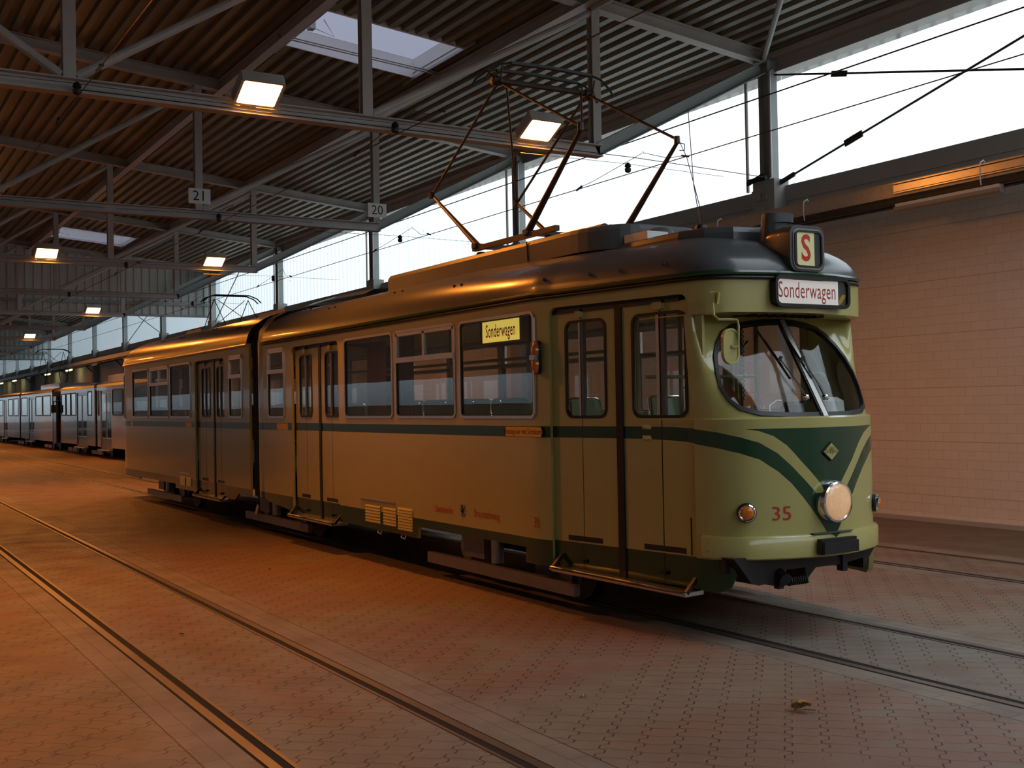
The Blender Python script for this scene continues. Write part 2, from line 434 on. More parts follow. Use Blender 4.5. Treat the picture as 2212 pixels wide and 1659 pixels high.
structure(MB().box(XE, XF, YL, YR, -.3, 0), "floor", M_floor)
structure(MB().box(XE-60, 90, -90, 90, -.45, -.31), "ground", M_conc)
structure(MB().box(XF, 60, -60, 60, -.3, -.02), "yard_paving", M_floor)
b = MB().box(XE, XF, YR, 7.25, 0, 4.62); structure(b, "wall_right", M_wall)
b = MB().box(XE, XF, 6.83, 7.25, 4.62, 4.90).box(XE, XF, 6.845, 7.25, 4.90, 4.915).box(XE, XF, 6.83, 7.25, 4.915, 5.17)
structure(b, "trim_1", M_conc)
b = MB().box(XE, XF, YL-.35, YL, 0, 1.78).box(XE, XF, YL-.35, YL, 2.75, 7.4).box(-21, XF, YL-.35, YL, 1.78, 2.75); structure(b, "wall_left", M_wall)
b = MB().box(XE-.3, XE, YL, 7.2, 0, .8).box(XE-.3, XE, YL, 7.2, 4.6, 8.4).box(XE-.3, XE, 3, 7.2, .8, 4.6); structure(b, "wall_back", M_steel2)
structure(MB().box(XE-.2, XE-.18, YL, 3, .8, 4.6), "window_51", M_pane2)
b = MB().box(XF, XF+.3, YL, 7.2, 0, 5.0).box(XF, XF+.3, YL, -9., 5.0, 8.6).box(XF, XF+.3, -9., 7.2, 7.3, 8.6).box(XF, XF+.3, 6.7, 7.2, 5.0, 7.2)
structure(b, "wall_front", M_steel2)
structure(MB().box(XF+.1, XF+.12, -9., 6.7, 5.0, 7.3), "window_50", M_sky2)  # unseen glazed band, added and widened to light the right wall

# roof sheet: real trapezoidal ribs running lengthwise, left open at the skylights
HOLES = [(-18.3, -16.4, .36, 2.85), (-42.1, -39.8, .36, 2.85), (-65.2, -62.9, .36, 2.85), (-5., 6.5, .6, 4.6)]  # last opening is unseen, added and enlarged for daylight on nose and floor
prof = []; y = 7.3; P = .25
while y > YL-.4:
    for dy, dz in ((0, 0), (-.105, 0), (-.125, .075), (-.23, .075)): prof.append((y+dy, dz))
    y -= P
b = MB()
for (ya, za), (yb, zb) in zip(prof[:-1], prof[1:]):
    segs = [(XE, XF)]; ym = (ya+yb)/2
    for h in HOLES:
        if h[2] < ym < h[3]:
            segs = [s for (s0, s1) in segs for s in (((s0, h[0]), (h[1], s1)) if s0 < h[0] < s1 else ((s0, s1),))]
    for x0, x1 in segs:
        b.add([(x0, ya, roof_z(ya)+za), (x1, ya, roof_z(ya)+za), (x1, yb, roof_z(yb)+zb), (x0, yb, roof_z(yb)+zb)], [(0, 1, 2, 3)])
structure(b, "ceiling", M_sheet, angle=None, recalc=False)

# clerestory panes, one per bay, and the channel above them
bays = [XF] + [-5.6] + TX + [XE]
for i, (x1, x0) in enumerate(zip(bays[:-1], bays[1:])):
    structure(MB().box(x0+.02, x1-.02, 7.02, 7.04, 5.17, 7.03), "window_%d" % (i+1), M_pane if x1 > -44 else M_pane2)
    if x1 < -20: structure(MB().box(x0+.02, x1-.02, YL-.2, YL-.18, 1.78, 2.75), "window_%d" % (i+31), M_pane3)
b = MB().box(XE, XF, 6.78, 7.2, 7.02, 7.05).box(XE, XF, 7.0, 7.2, 7.05, 7.3).box(XE, XF, 6.72, 7.0, 7.25, 7.34).box(XE, XF, 6.86, 6.9, 7.05, 7.25)
structure(b, "trim_2", M_steel)
b = MB().box(XE, XF, YL-.3, YL, 7.02, 7.34); structure(b, "trim_3", M_steel)

# skylights and added gate-end glazing and vent rail
for i, h in enumerate(HOLES):
    zc = lambda y: roof_z(y)
    b = MB(); x0, x1, y0, y1 = h
    b.add([(x0, y0, zc(y0)+.32), (x1, y0, zc(y0)+.32), (x1, y1, zc(y1)+.32), (x0, y1, zc(y1)+.32), (x0, y0, zc(y0)+.34), (x1, y0, zc(y0)+.34), (x1, y1, zc(y1)+.34), (x0, y1, zc(y1)+.34)],
          [(3,2,1,0),(4,5,6,7),(0,1,5,4),(1,2,6,5),(2,3,7,6),(3,0,4,7)])
    w = structure(b, "window_%d" % (60+i), M_sky if i < 3 else M_sky2)
    c = MB()
    for (p, q) in (((x0, y0), (x1, y0)), ((x1, y0), (x1, y1)), ((x1, y1), (x0, y1)), ((x0, y1), (x0, y0))):
        c.bar((p[0], p[1], zc(p[1])+.16), (q[0], q[1], zc(q[1])+.16), .03, .34, (0, 0, 1))
    c.build("curb", M_white, w)
    c = MB()
    for yy in (y0+.02, y1-.02): c.bar((x0-.4, yy, zc(yy)-.02), (x1+.4, yy, zc(yy)-.02), .03, .05)
    xm = x0+.62
    c.tube([(xm, y0-.3, zc(y0)-.06), (xm, y1+.2, zc(y1)-.05)], .014, 6).tube([(xm, y0-.3, zc(y0)-.10), (xm, y1+.2, zc(y1)-.09)], .014, 6)
    c.build("vent_rail", M_zinc, w)
    c = MB().box(x0+.9, x0+1.05, y0+.1, y0+.2, zc(y0)-.02, zc(y0)+.18).tube([(x0+1.0, y0+.2, zc(y0)), (x0+1.1, y0+.5, zc(y0)-.12), (x0+1.15, y0+.3, zc(y0)+.12)], .008, 5)
    c.build("vent_motor", M_zinc, w)
# trimmer beams lengthwise beside the skylights
for i, (y, lab) in enumerate(((.12, "lengthwise steel trimmer beam on the ridge side of the skylights"), (3.1, "lengthwise steel trimmer beam on the wall side of the skylights"))):
    tag(MB().ibeam((-45, y, roof_z(y)-.12), (XF, y, roof_z(y)-.12), .16, .2).build("roof_purlin", M_steel), lab, "beam", "lengthwise roof beams beside the skylights", "thing")

# trusses
CH = 5.41
def make_truss(X):
    t = thing("roof_truss", (X, RIDGE, CH), None, "roof truss", "roof trusses across the hall", "thing")
    rz = lambda y: roof_z(y) - .105
    MB().ibeam((X, 6.58, rz(6.58)), (X, RIDGE, rz(RIDGE)), .18, .2).ibeam((X, RIDGE, rz(RIDGE)), (X, YL+.35, rz(YL+.35)), .18, .2).build("rafter", M_steel, t)
    yl = 2*RIDGE - 3.28
    MB().ibeam((X, 3.36, CH), (X, yl-.08, CH), .18, .17, .016, .012).build("lower_chord", M_steel, t)
    for s in (0, 1):
        f = lambda y: y if s == 0 else 2*RIDGE - y
        MB().ibeam((X, f(3.3), CH+.02), (X, f(6.56), 7.07), .18, .19, .016, .012).build("end_strut", M_steel2, t)
    for k in range(5):
        y = 3.28 - 3.62*k
        MB().ibeam((X, y, CH+.085), (X, y, rz(y)-.1), .14, .13, .012, .01, up=(1, 0, 0)).build("post", M_steel, t)
    for k in (1, 2):
        y0, y1 = 3.28-3.62*k, 3.28-3.62*(k-1)
        MB().tube([(X, y0+.08, CH+.12), (X, y1-.06, rz(y1)-.16)], .055, 10).build("diagonal_tube", M_steel, t)
        y0, y1 = 2*RIDGE-y0, 2*RIDGE-y1
        MB().tube([(X, y0-.08, CH+.12), (X, y1+.06, rz(y1)-.16)], .055, 10).build("diagonal_tube", M_steel, t)
    return t
tr0 = make_truss(TX[0])
tr0["label"] = "nearest grey steel roof truss, crossing just behind the raised pantograph"
for k in range(1, 13):
    c = copy_tree(tr0); c.location.x = TX[k]
    c["label"] = ("grey steel roof truss with the white plates 20 and 21 on its posts" if k == 1 else "grey steel roof truss carrying two far orange lamps, third from the camera" if k == 2
                  else "grey steel roof truss, %s one counted from the camera" % ORD[k] if k != 4 else "grey steel roof truss against the corrugated apron, fifth from the camera")

# wall piers with steel columns
def make_col(X):
    t = thing("wall_column", (X, 6.7, 0), None, "column", "columns along the right wall", "thing")
    MB().box(X-.24, X+.24, 6.58, 6.9, 0, 5.27).box(X-.42, X-.24, 6.72, 6.9, 0, 5.17).build("concrete_pier", M_conc, t)
    MB().ibeam((X, 6.72, 5.27), (X, 6.72, 7.2), .2, .22, .016, .012, up=(1, 0, 0)).box(X-.13, X+.13, 6.6, 6.84, 5.27, 5.29).build("steel_post", M_steel2, t)
    MB().tube([(X+.14, 6.62, 5.3), (X+.14, 6.62, 7.0), (X+.12, 6.70, 7.06)], .022, 8).build("downpipe", M_zinc, t)
    MB().tube([(X-.5, 6.72, 5.17), (X-.5, 6.72, 7.05)], .028, 8).build("conduit", M_steel, t)
    return t
co0 = make_col(TX[0]); co0["label"] = "nearest concrete wall pier with steel column, above the route letter box of the tram"
MB().box(TX[0]-.3, TX[0]+.1, 6.52, 6.58, 5.27, 5.33).bar((TX[0]-.3, 6.52, 5.25), (TX[0]+.05, 6.55, 5.36), .05, .05).build("anchor_bracket", M_black, co0)
for i, z in enumerate((4.95, 4.95)): MB().box(TX[0]-.14+i*.13, TX[0]-.04+i*.13, 6.55, 6.58, z, z+.11).build("switch_box", M_steel2, co0)
MB().tube([(TX[0]-.02, 6.56, 5.3), (TX[0]+.02, 6.56, 5.15), (TX[0]+.05, 6.56, 4.95), (TX[0]+.04, 6.56, 4.7)], .006, 6).build("cable", M_zinc, co0)
for k in range(1, 14):
    c = make_col(TX[0]) if k == 1 else copy_tree(co1); c.location.x = TX[k]
    if k == 1: co1 = c
    c["label"] = "concrete wall pier with steel column, %s one counted from the tram front" % ORD[k]

# cross bracing in the first bay
b = MB().tube([(-13.1, 6.72, 5.2), (-5.7, 6.72, 7.08)], .017, 6).bar((-11.72, 6.72, 5.55), (-11.38, 6.72, 5.637), .02, .10).bar((-13.2, 6.72, 5.17), (-12.75, 6.72, 5.29), .03, .07)
tag(b.build("brace_rod", M_black), "dark tension rod rising to the right from the nearest wall pier", "rod", "crossed tension rods in the near bay", "thing")
b = MB().tube([(-13.2, 6.78, 6.98), (-5.7, 6.78, 5.15)], .017, 6).bar((-12.0, 6.78, 6.68), (-11.7, 6.78, 6.61), .02, .09)
tag(b.build("brace_rod", M_black), "dark tension rod under the roof edge, falling to the right from the column top", "rod", "crossed tension rods in the near bay", "thing")
tag(MB().tube([(-13.25, 6.6, 7.22), (-9.0, 3.28, 7.52)], .045, 8).build("roof_brace_tube", M_steel2), "slanting tube brace under the roof from the nearest column top", "brace", kind="thing")
tag(MB().tube([(-13.2, 3.2, 7.46), (-6.0, 3.2, 7.46)], .04, 8).build("roof_brace_tube", M_steel2), "level tube brace under the roof from the nearest truss end post", "brace", kind="thing")
b = MB().tube([(-59.3, 6.75, 5.2), (-52.1, 6.75, 7.0)], .02, 6); tag(b.build("brace_rod", M_steel), "far tension rod rising to the right in the clerestory behind the tram rear", "rod", "crossed tension rods in the far bay", "thing")
b = MB().tube([(-59.2, 6.80, 7.0), (-52.1, 6.80, 5.2)], .02, 6); tag(b.build("brace_rod", M_steel), "far tension rod falling to the right in the clerestory behind the tram rear", "rod", "crossed tension rods in the far bay", "thing")
tag(MB().tube([(-43.9, 6.75, 5.2), (-40.5, 6.75, 7.0)], .022, 6).build("brace_rod", M_steel), "slanting rod in the clerestory just left of the second pantograph", "rod", kind="thing")

# corrugated aprons hung across the hall
def apron(X, ys, label):
    b = MB(); y = YR-.1; pr = []
    while y > YL:
        for dy, dx in ((0, 0), (-.13, 0), (-.15, .04), (-.28, .04)): pr.append((y+dy, dx))
        y -= .30
    for (ya, xa), (yb, xb) in zip(pr[:-1], pr[1:]):
        b.add([(X+xa, ya, 5.5), (X+xb, yb, 5.5), (X+xb, yb, roof_z(yb)), (X+xa, ya, roof_z(ya))], [(0, 1, 2, 3)])
    o = b.build("apron_sheet", M_blue, angle=None, recalc=False); tag(o, label, "apron", kind="thing")
    MB().box(X-.04, X+.10, YL, YR-.1, 5.42, 5.5).box(X+.06, X+.12, YL, YR-.1, 5.86, 5.98).build("rail", M_steel2, o)
apron(-44.6, None, "grey corrugated apron sheet hanging across the hall under the roof, the nearer one")
apron(-84.0, None, "small far corrugated apron sheet at the left edge, beyond the nearer one")

# number plates on the truss posts
def plate(text, y, lab):
    X = TX[1]+.071
    o = MB().box(X, X+.015, y-.205, y+.205, 5.60, 5.885).build("number_plate", M_white); tag(o, lab, "sign", "track number plates", "thing")
    text_mb(text, lambda u, v, d: (X+.0155+d, y+u, 5.742+v), .265, 1., .002).build("digits", M_ink, o, angle=None)
    m = MB()
    for z in (5.63, 5.855):
        for dy in (-.07, .05): m.lathe([(.007, 0), (.007, .004)], (X+.015, y+dy, z), 'x', 6)
    m.build("screw", M_zinc, o)
plate("20", 3.28, "white plate with black number 20 at the right end of the truss")
plate("21", -.34, "white plate with black number 21 under the near orange lamp")
plate("22", -3.96, "white plate with number 22, cut off by the left picture edge")

# sodium flood lamps on every second truss
def make_lamp():
    t = thing("flood_lamp", (0, 0, 5.5), None, "lamp", "orange flood lamps on the trusses", "thing")
    th = math.radians(28); ax = Vector((math.cos(th), 0, math.sin(th))); nn = Vector((math.sin(th), 0, -math.cos(th))); c = Vector((0, 0, 5.56))
    def fn(u, v, d): return c + Vector((0, u, 0)) + ax*v + nn*d
    b = MB(); b.prism(rrect(-.27, .27, -.22, .22, .03, 2), fn, -.13, -.004); b.ring(rrect(-.27, .27, -.22, .22, .03, 2), rrect(-.235, .235, -.19, .19, .02, 2), fn, -.004, .012)
    b.build("housing", M_steel, t)
    MB().prism(rrect(-.235, .235, -.19, .19, .02, 2), fn, -.003, .004).build("lamp_glass", M_lampon, t)
    l = bpy.data.lights.new("sodium_light", 'AREA'); l.shape = 'RECTANGLE'; l.size = .36; l.size_y = .45; l.energy = 88; l.color = (1., .285, .028); l.spread = math.radians(135)
    lo_ = bpy.data.objects.new("sodium_light", l); lo_.matrix_world = Matrix.LocRotScale(c+nn*.012, Matrix((ax, Vector((0, 1, 0)), -nn)).transposed().to_quaternion(), None); link(lo_, t)
    MB().bar((-.12, -.2, 5.62), (-.18, -.2, 5.52), .03, .006).bar((-.12, .2, 5.62), (-.18, .2, 5.52), .03, .006).build("bracket", M_steel, t)
    return t
lp0 = make_lamp(); first = True
for k in (0, 2, 4, 6, 8):
    for y, side in ((2.15, "wall side"), (-1.85, "middle"), (-5.5, "left")):
        o = lp0 if first else copy_tree(lp0); first = False
        o.location = (TX[k]+.28, y, 5.47)
        o["label"] = {(0, 2.15): "lit orange flood lamp seen through the raised pantograph", (0, -1.85): "large lit orange flood lamp left of the skylight, on the nearest truss"}.get((k, y),
            "lit orange flood lamp on the %s truss, at the %s of the hall" % (ORD[k], side) if side != "wall side" else "lit orange flood lamp on the %s truss, at its wall side end" % ORD[k])

# cable tray with fluorescent lamps along the wall
t = thing("cable_tray", (-60, 6.3, 4.5), "long cable tray running along the block wall under the clerestory", "cable tray", kind="thing")
b = MB().box(XE, XF, 6.16, 6.19, 4.50, 4.67).box(XE, XF, 6.16, 6.5, 4.48, 4.50).box(XE, XF, 6.48, 6.5, 4.50, 4.67).box(XE, XF, 6.155, 6.175, 4.66, 4.68).box(XE, XF, 6.155, 6.175, 4.50, 4.515)
b.build("channel", M_zinc, t)
MB().box(XE, XF, 6.2, 6.32, 4.40, 4.45).box(XE, XF, 6.34, 6.46, 4.38, 4.40).build("lamp_rail", M_black, t)
for k in range(-1, 14):
    X = -13.3-7.7*k
    MB().bar((X, 6.55, 4.05), (X, 6.22, 4.40), .05, .05, (1, 0, 0)).bar((X, 6.57, 4.455), (X, 6.18, 4.455), .05, .04, (1, 0, 0)).build("bracket", M_black, t)
for X in (-13.9, -12.0, -9.0):
    MB().tube([(X, 6.14, 4.40), (X, 6.12, 4.52), (X, 6.13, 4.68), (X, 6.2, 4.72), (X, 6.26, 4.66)], .009, 6).build("cable_tie", M_white, t)
MB().box(-10.35, -3, 6.125, 6.16, 4.54, 4.63).box(-10.35, -3, 6.12, 6.165, 4.645, 4.66).box(-10.35, -3, 6.12, 6.165, 4.515, 4.53).build("ribbed_cover", M_alu, t)
on = {8, 9, 11, 12}
for k in range(13):
    X = -9.6-7.88*k
    o = thing("strip_lamp", (X, 6.26, 4.38), ("unlit strip lamp under the cable tray at the right picture edge" if k == 0 else "%s strip lamp under the cable tray, %s one from the camera" % ("lit" if k in on else "unlit", ORD[k])), "lamp", "strip lamps under the cable tray", "thing")
    MB().box(X-.8, X+.8, 6.21, 6.31, 4.35, 4.395).build("lamp_body", M_white, o)
    MB().prism([(-.06, 0), (-.055, -.045), (-.03, -.07), (.03, -.07), (.055, -.045), (.06, 0)], lambda u, v, d: (d, 6.26+u, 4.35+v), X-.82, X+.82).build("lamp_cover", M_tubeon if k in on else M_tubeoff, o)

# overhead wires
for y, z, lab in ((0., 5.26, "contact wire above the cream tram"), (-3.9, 5.26, "contact wire above the empty left track"), (3.75, 5.09, "contact wire beside the clerestory, above the far trams")):
    o = MB().tube([(XE+1, y, z), (-60, y, z), (-20, y, z), (XF-.3, y, z)], .007, 6).build("contact_wire", M_wire); tag(o, lab, "wire", "contact wires", "thing")
    for k in (0, 1, 2, 3):
        X = TX[k]+.15
        MB().lathe([(.02, 0), (.045, .02), (.05, .06), (.03, .075), (.05, .09), (.045, .12), (.015, .15)], (X, y, z+.02), 'z', 10).build("insulator", M_black, o)
        MB().tube([(X, y-1.85, z+.13), (X, y, z+.15), (X, y+1.85, z+.13)], .004, 5).build("span_wire", M_wire, o)
        MB().tube([(X+1.3, y, z+.02), (X+.9, y+.02, z+.06), (X+.05, y+.25, z+.33), (X+.02, y+.27, z+.36)], .005, 5).tube([(X-1.25, y, z+.02), (X-.9, y+.02, z+.06), (X+.03, y+.25, z+.33)], .005, 5).tube([(X+1.36, y, z-.01), (X+1.22, y, z+.03)], .016, 6).tube([(X-1.33, y, z-.01), (X-1.18, y, z+.03)], .016, 6).build("pull_off", M_black, o)
o = MB().tube([(XE, 5., 6.02), (XF, 5., 6.02)], .010, 6); tag(o.build("feeder_cable", M_black), "black feeder cable running under the roof edge past plate 20", "cable", kind="thing")
b = MB().tube([(-13.2, 6.55, 5.30), (-13.2, 3.9, 5.36), (-13.2, -3.9, 5.36)], .006, 6); tag(b.build("anchor_wire", M_black), "thin anchor wire from the nearest pier towards the pantograph", "wire", kind="thing")

# rails, flush with the paving
names = {-.57: "near rail of the track under the cream tram", .57: "far rail of the track under the cream tram", -3.36: "right-hand rail of the empty left track in front", -4.44: "rail of the empty left track, the one nearest the camera",
         3.2: "dim rail between the cream tram and the wall, the nearer one", 4.3: "dim rail along the foot of the block wall"}
for y in RAILS:
    cen = min((0, -3.9, 3.75), key=lambda c: abs(c-y)); s = 1 if cen > y else -1
    o = MB().box(XE, 30, y-.028, y+.028, -.05, .004).build("tram_rail", M_rail); tag(o, names[y], "rail", "grooved rails in the floor", "thing")
    MB().box(XE, 30, y+s*.028, y+s*.078, -.05, .0015).build("groove", M_groove, o)
    MB().box(XE, 30, y+s*.078, y+s*.10, -.05, .004).build("guard_lip", M_rail, o)
    MB().box(XE, 30, y-s*.042, y-s*.028, -.05, .0015).build("joint_seal", M_groove, o)

# low step along the wall
structure(MB().box(XE, XF, 6.82, 6.9, 0, .06), "baseboard_right", M_conc)

# debris on the floor
def leaf(x, y, s, lab, seed):
    rnd = random.Random(seed); b = MB()
    for q in range(3 if s > .06 else 1):
        a0 = rnd.uniform(0, 6); cx, cy = x+rnd.uniform(-.4, .4)*s, y+rnd.uniform(-.4, .4)*s; n = 9
        def fn(u, v):
            w = s*.42*math.sin(PI*min(.999, max(.02, u)))**.7*(1+.3*math.sin(9*u)); L = (u-.5)*s*1.5
            lx, ly = L, (v-.5)*2*w; zz = .004+s*(.25*abs(v-.5)*2*(1+.5*math.sin(5*u+seed+q)) + .30*abs(math.sin(2.4*u+q)) ) + q*.15*s
            return (cx+lx*math.cos(a0)-ly*math.sin(a0), cy+lx*math.sin(a0)+ly*math.cos(a0), zz)
        b.grid(fn, [i/n for i in range(n+1)], [i/6 for i in range(7)])
    b.tube([(x, y, .01), (x+s*.8, y+s*.3, .012), (x+s*1.1, y+s*.2, .02)], .003, 5)
    o = b.build("dry_leaf", M_leaf, angle=60); sm = o.modifiers.new("thickness", 'SOLIDIFY'); sm.thickness = .002
    tag(o, lab, "leaf", "dry leaves on the floor", "thing")
leaf(-4.604, -1.622, .075, "large crumpled dry leaf on the pavers at the lower right", 3)
for i, (x, y, s, lab) in enumerate(((-5.55, -2.47, .03, "small brown leaf on the pavers, below the large crumpled leaf"), (-5.72, -.93, .016, "tiny pale crumb on the pavers beside the tram's near rail"),
        (-3.6, -.9, .02, "small orange leaf scrap on the pavers at the right picture edge"), (-8.9, -3.95, .03, "dark leaf scrap between the rails of the empty track"), (-11.9, -2.2, .03, "dark leaf scrap on the floor in front of the tram's middle"))):
    leaf(x, y, s, lab, 11+i)
# ------------------------------------------------------------------ plan curves of the tram nose
LOW=[(-6.95,-.906),(-6.75,-.878),(-6.55,-.85),(-6.42,-.832),(-6.31,-.806),(-6.2,-.762),(-6.09,-.68),(-6.02,-.58),(-5.955,-.43),(-5.905,-.27),(-5.878,-.13),(-5.87,0)]
WB=[(-6.95,-.906),(-6.75,-.878),(-6.57,-.85),(-6.45,-.832),(-6.34,-.805),(-6.235,-.762),(-6.125,-.68),(-6.055,-.575),(-5.995,-.43),(-5.955,-.27),(-5.93,-.13),(-5.925,0)]
TOP=[(-6.95,-.906),(-6.78,-.88),(-6.62,-.86),(-6.5,-.84),(-6.43,-.818),(-6.45,-.785),(-6.52,-.735),(-6.51,-.62),(-6.46,-.45),(-6.41,-.28),(-6.38,-.13),(-6.37,0)]
BAND=[(-6.95,-.906),(-6.76,-.88),(-6.58,-.855),(-6.46,-.832),(-6.36,-.8),(-6.27,-.745),(-6.205,-.66),(-6.165,-.55),(-6.125,-.41),(-6.095,-.27),(-6.075,-.13),(-6.07,0)]
def cr(P,t):
    n=len(P)-1; t=max(0,min(n,t*n)); i=min(int(t),n-1); u=t-i
    p0=P[max(i-1,0)];p1=P[i];p2=P[i+1];p3=P[i+2] if i+2<=n else (P[n-1][0],-P[n-1][1])
    f=lambda a,b,c,d:.5*(2*b+(c-a)*u+(2*a-5*b+4*c-d)*u*u+(3*b-a-3*c+d)*u**3)
    return f(p0[0],p1[0],p2[0],p3[0]),f(p0[1],p1[1],p2[1],p3[1])
def curve(P,s):
    if s<=1: return cr(P,s)
    x,y=cr(P,2-s); return x,-y
def far(P,s,k):
    x,y=curve(P,s)
    if s>1 and k:
        t=max(0,min(1,(y-.45)/.35)); t=t*t*(3-2*t); y*=1+k*t
    return x,y
def lower(s,z): x,y=far(LOW,s,.02); return (x,y,z)
def wind(s,z):
    k=(z-1.61)/(2.38-1.61); a=far(WB,s,.02);b=far(TOP,s,.06)
    return (a[0]+(b[0]-a[0])*k,a[1]+(b[1]-a[1])*k,z)
def band(s,z): x,y=far(BAND,s,.06); return (x,y,z)
def sidey(x):
    if x<=-8.25: return -1.1
    if x<=-8.0:
        t=(x+8.25)/.25; return -1.1+.046*t*t
    return -1.054+(x+8.0)/1.05*.148
def near(q,z):
    if q<=-6.95: return (q,sidey(q),z)
    s=(q+6.95)/1.45
    if z<=1.61: return lower(s,z)
    if z<=2.39: return wind(s,z)
    return band(s,z)
TRAM = thing("tram", (-15, 0, 0), "old cream and green articulated tram with the route letter S and the number 35", "tram", kind="thing")
QN = lambda s: -6.95 + 1.45*s
def lowq(q, z): return (q, sidey(q), z) if q <= -6.95 else lower((q+6.95)/1.45, z)
def winq(q, z): return (q, sidey(q), z) if q <= -6.95 else wind((q+6.95)/1.45, z)
def banq(q, z): return (q, sidey(q), z) if q <= -6.95 else band((q+6.95)/1.45, z)
def off(fn):      # surface point pushed out along the outward normal
    def g(u, v, d=0.):
        e = 2e-3; p = Vector(fn(u, v)); a = Vector(fn(u+e, v))-Vector(fn(u-e, v)); b = Vector(fn(u, v+e))-Vector(fn(u, v-e)); n = a.cross(b)
        n = n.normalized() if n.length > 1e-12 else Vector((0, -1, 0))
        return p + n*d
    return g
def allq(q, z): return lowq(q, z) if z < 1.61 else winq(q, z) if z < 2.395 else banq(q, z)
SIDE = lambda x, z: (x, -1.1, z)
sideo = lambda x, z, d=0.: Vector((x, -1.1-d, z))
faro = lambda x, z, d=0.: Vector((x, 1.1+d, z))

# green livery, as polygons in (q, z)
mir = lambda P: [(-11.0-q, z) for q, z in reversed(P)]
st_top = [(QN(s), z) for s, z in ((0, 1.558), (.13, 1.555), (.27, 1.543), (.435, 1.518), (.55, 1.48), (.645, 1.441), (.72, 1.362), (.775, 1.272), (.83, 1.174), (.905, 1.053), (1.0, .90))]
st_bot = [(QN(s), z) for s, z in ((0, 1.462), (.13, 1.452), (.265, 1.435), (.435, 1.403), (.545, 1.365), (.645, 1.32), (.72, 1.231), (.775, 1.142), (.825, 1.04), (.9, .893), (.965, .766), (1.0, .70))]
STRIPE = [(-16.5, 1.558)] + st_top + mir(st_top)[1:] + [(-3.9, 1.558), (-3.9, 1.462)] + list(reversed(mir(st_bot))) + list(reversed(st_bot))[1:] + [(-16.5, 1.462)]
tri = [(QN(s), z) for s, z in ((.57, 1.540), (.645, 1.524), (.705, 1.486), (.76, 1.416), (.82, 1.301), (.905, 1.165), (1.0, 1.01))]
TRI = tri + mir(tri)[1:]
SKIRT = [(-16.5, .2), (-3.9, .2), (-3.9, .592), (-16.5, .592)]
DOORF = [(-8.0, .2), (-6.555, .2), (-6.535, 2.535)] + [(-6.56-.02*k, 2.535+.012*math.sin(k*.5)) for k in range(3)] + [(-7.97, 2.545), (-8.0, 2.50)]
DOORF = [(-8.005, .2), (-6.55, .2)] + [(-6.55-.09+.09*math.cos(a), 2.46+.09*math.sin(a)) for a in (0, .4, .8, 1.2, 1.57)] + [(-8.005+.08-.08*math.sin(a), 2.48+.08*math.cos(a)) for a in (0, .4, .8, 1.2, 1.57)]
DOORM = [(-14.12, .2), (-12.53, .2)] + [(-12.53-.08+.08*math.cos(a), 2.47+.08*math.sin(a)) for a in (0, .5, 1., 1.57)] + [(-14.12+.08-.08*math.sin(a), 2.47+.08*math.cos(a)) for a in (0, .5, 1., 1.57)]
ws = [(QN(s), z) for s, z in ((1.0, 2.352), (.9, 2.347), (.815, 2.335), (.73, 2.308), (.68, 2.258), (.63, 2.17), (.585, 2.077), (.545, 1.95), (.53, 1.84), (.552, 1.74), (.59, 1.682), (.67, 1.642), (.785, 1.628), (.9, 1.625), (1.0, 1.625))]
WSCR = ws + mir(ws)[1:-1]

# ---- front car body
def win_hole(x0, x1, z0, z1, r=.06): return rrect(x0, x1, z0, z1, r, 5)
WIN = dict(w3=(-9.50, -8.17, 1.632, 2.545), w2=(-10.93, -9.60, 1.632, 2.545), w1=(-12.33, -11.02, 1.632, 2.545), s=(-15.03, -14.38, 1.632, 2.56))
b = MB()
US = sorted([-15.2+.45*k for k in range(16)] + [-8.25+.06*k for k in range(70)])
VS = [.62+.1*k for k in range(10)]
BOG = [(-10.5, .2), (-8.39, .2), (-8.36, .505), (-10.46, .505)]
OUT = [(-15.25, 1.61), (-15.25, .52), (-15.05, .47), (-14.2, .41), (-6.56, .36), (-6.32, .36), (-6.235, .40), (-6.205, .48), (-6.215, .56), (-6.16, .60), (-4.84, .60), (-4.785, .56), (-4.795, .48), (-4.765, .40), (-4.68, .36), (-4.05, .36), (-4.05, 1.61)]
sheet(b, OUT, [DOORF, DOORM, BOG], [(SKIRT, 1), (STRIPE, 1), (TRI, 1)], lowq, .07, .035, us=US, vs=VS, inner=2)
US2 = sorted([-15.2+.45*k for k in range(16)] + [-8.25+.07*k for k in range(60)])
sheet(b, [(-15.25, 1.61), (-4.05, 1.61), (-4.05, 2.395), (-15.25, 2.395)], [DOORF, DOORM, WSCR] + [win_hole(*w) for w in WIN.values()], [], winq, .08, .035, us=US2, vs=[1.66+.09*k for k in range(9)], inner=2)
sheet(b, [(-15.25, 2.395), (-4.05, 2.395), (-4.05, 2.70), (-15.25, 2.70)], [DOORF, DOORM] + [win_hole(*w) for w in WIN.values()], [], banq, .08, .035, us=US2, vs=[2.5, 2.6], inner=2)
S_ = [k/40 for k in range(0, 81)]
b.grid(lambda s, k: Vector(lower(s, 1.61)).lerp(Vector(wind(s, 1.61)), k) + Vector((0, 0, .012*math.sin(PI*k))), S_, [0, .5, 1.])
b.grid(lambda s, k: Vector(wind(s, 2.395)).lerp(Vector(band(s, 2.395)), k) - Vector((0, 0, .010*math.sin(PI*k))), S_, [0, .25, .5, .75, 1.])
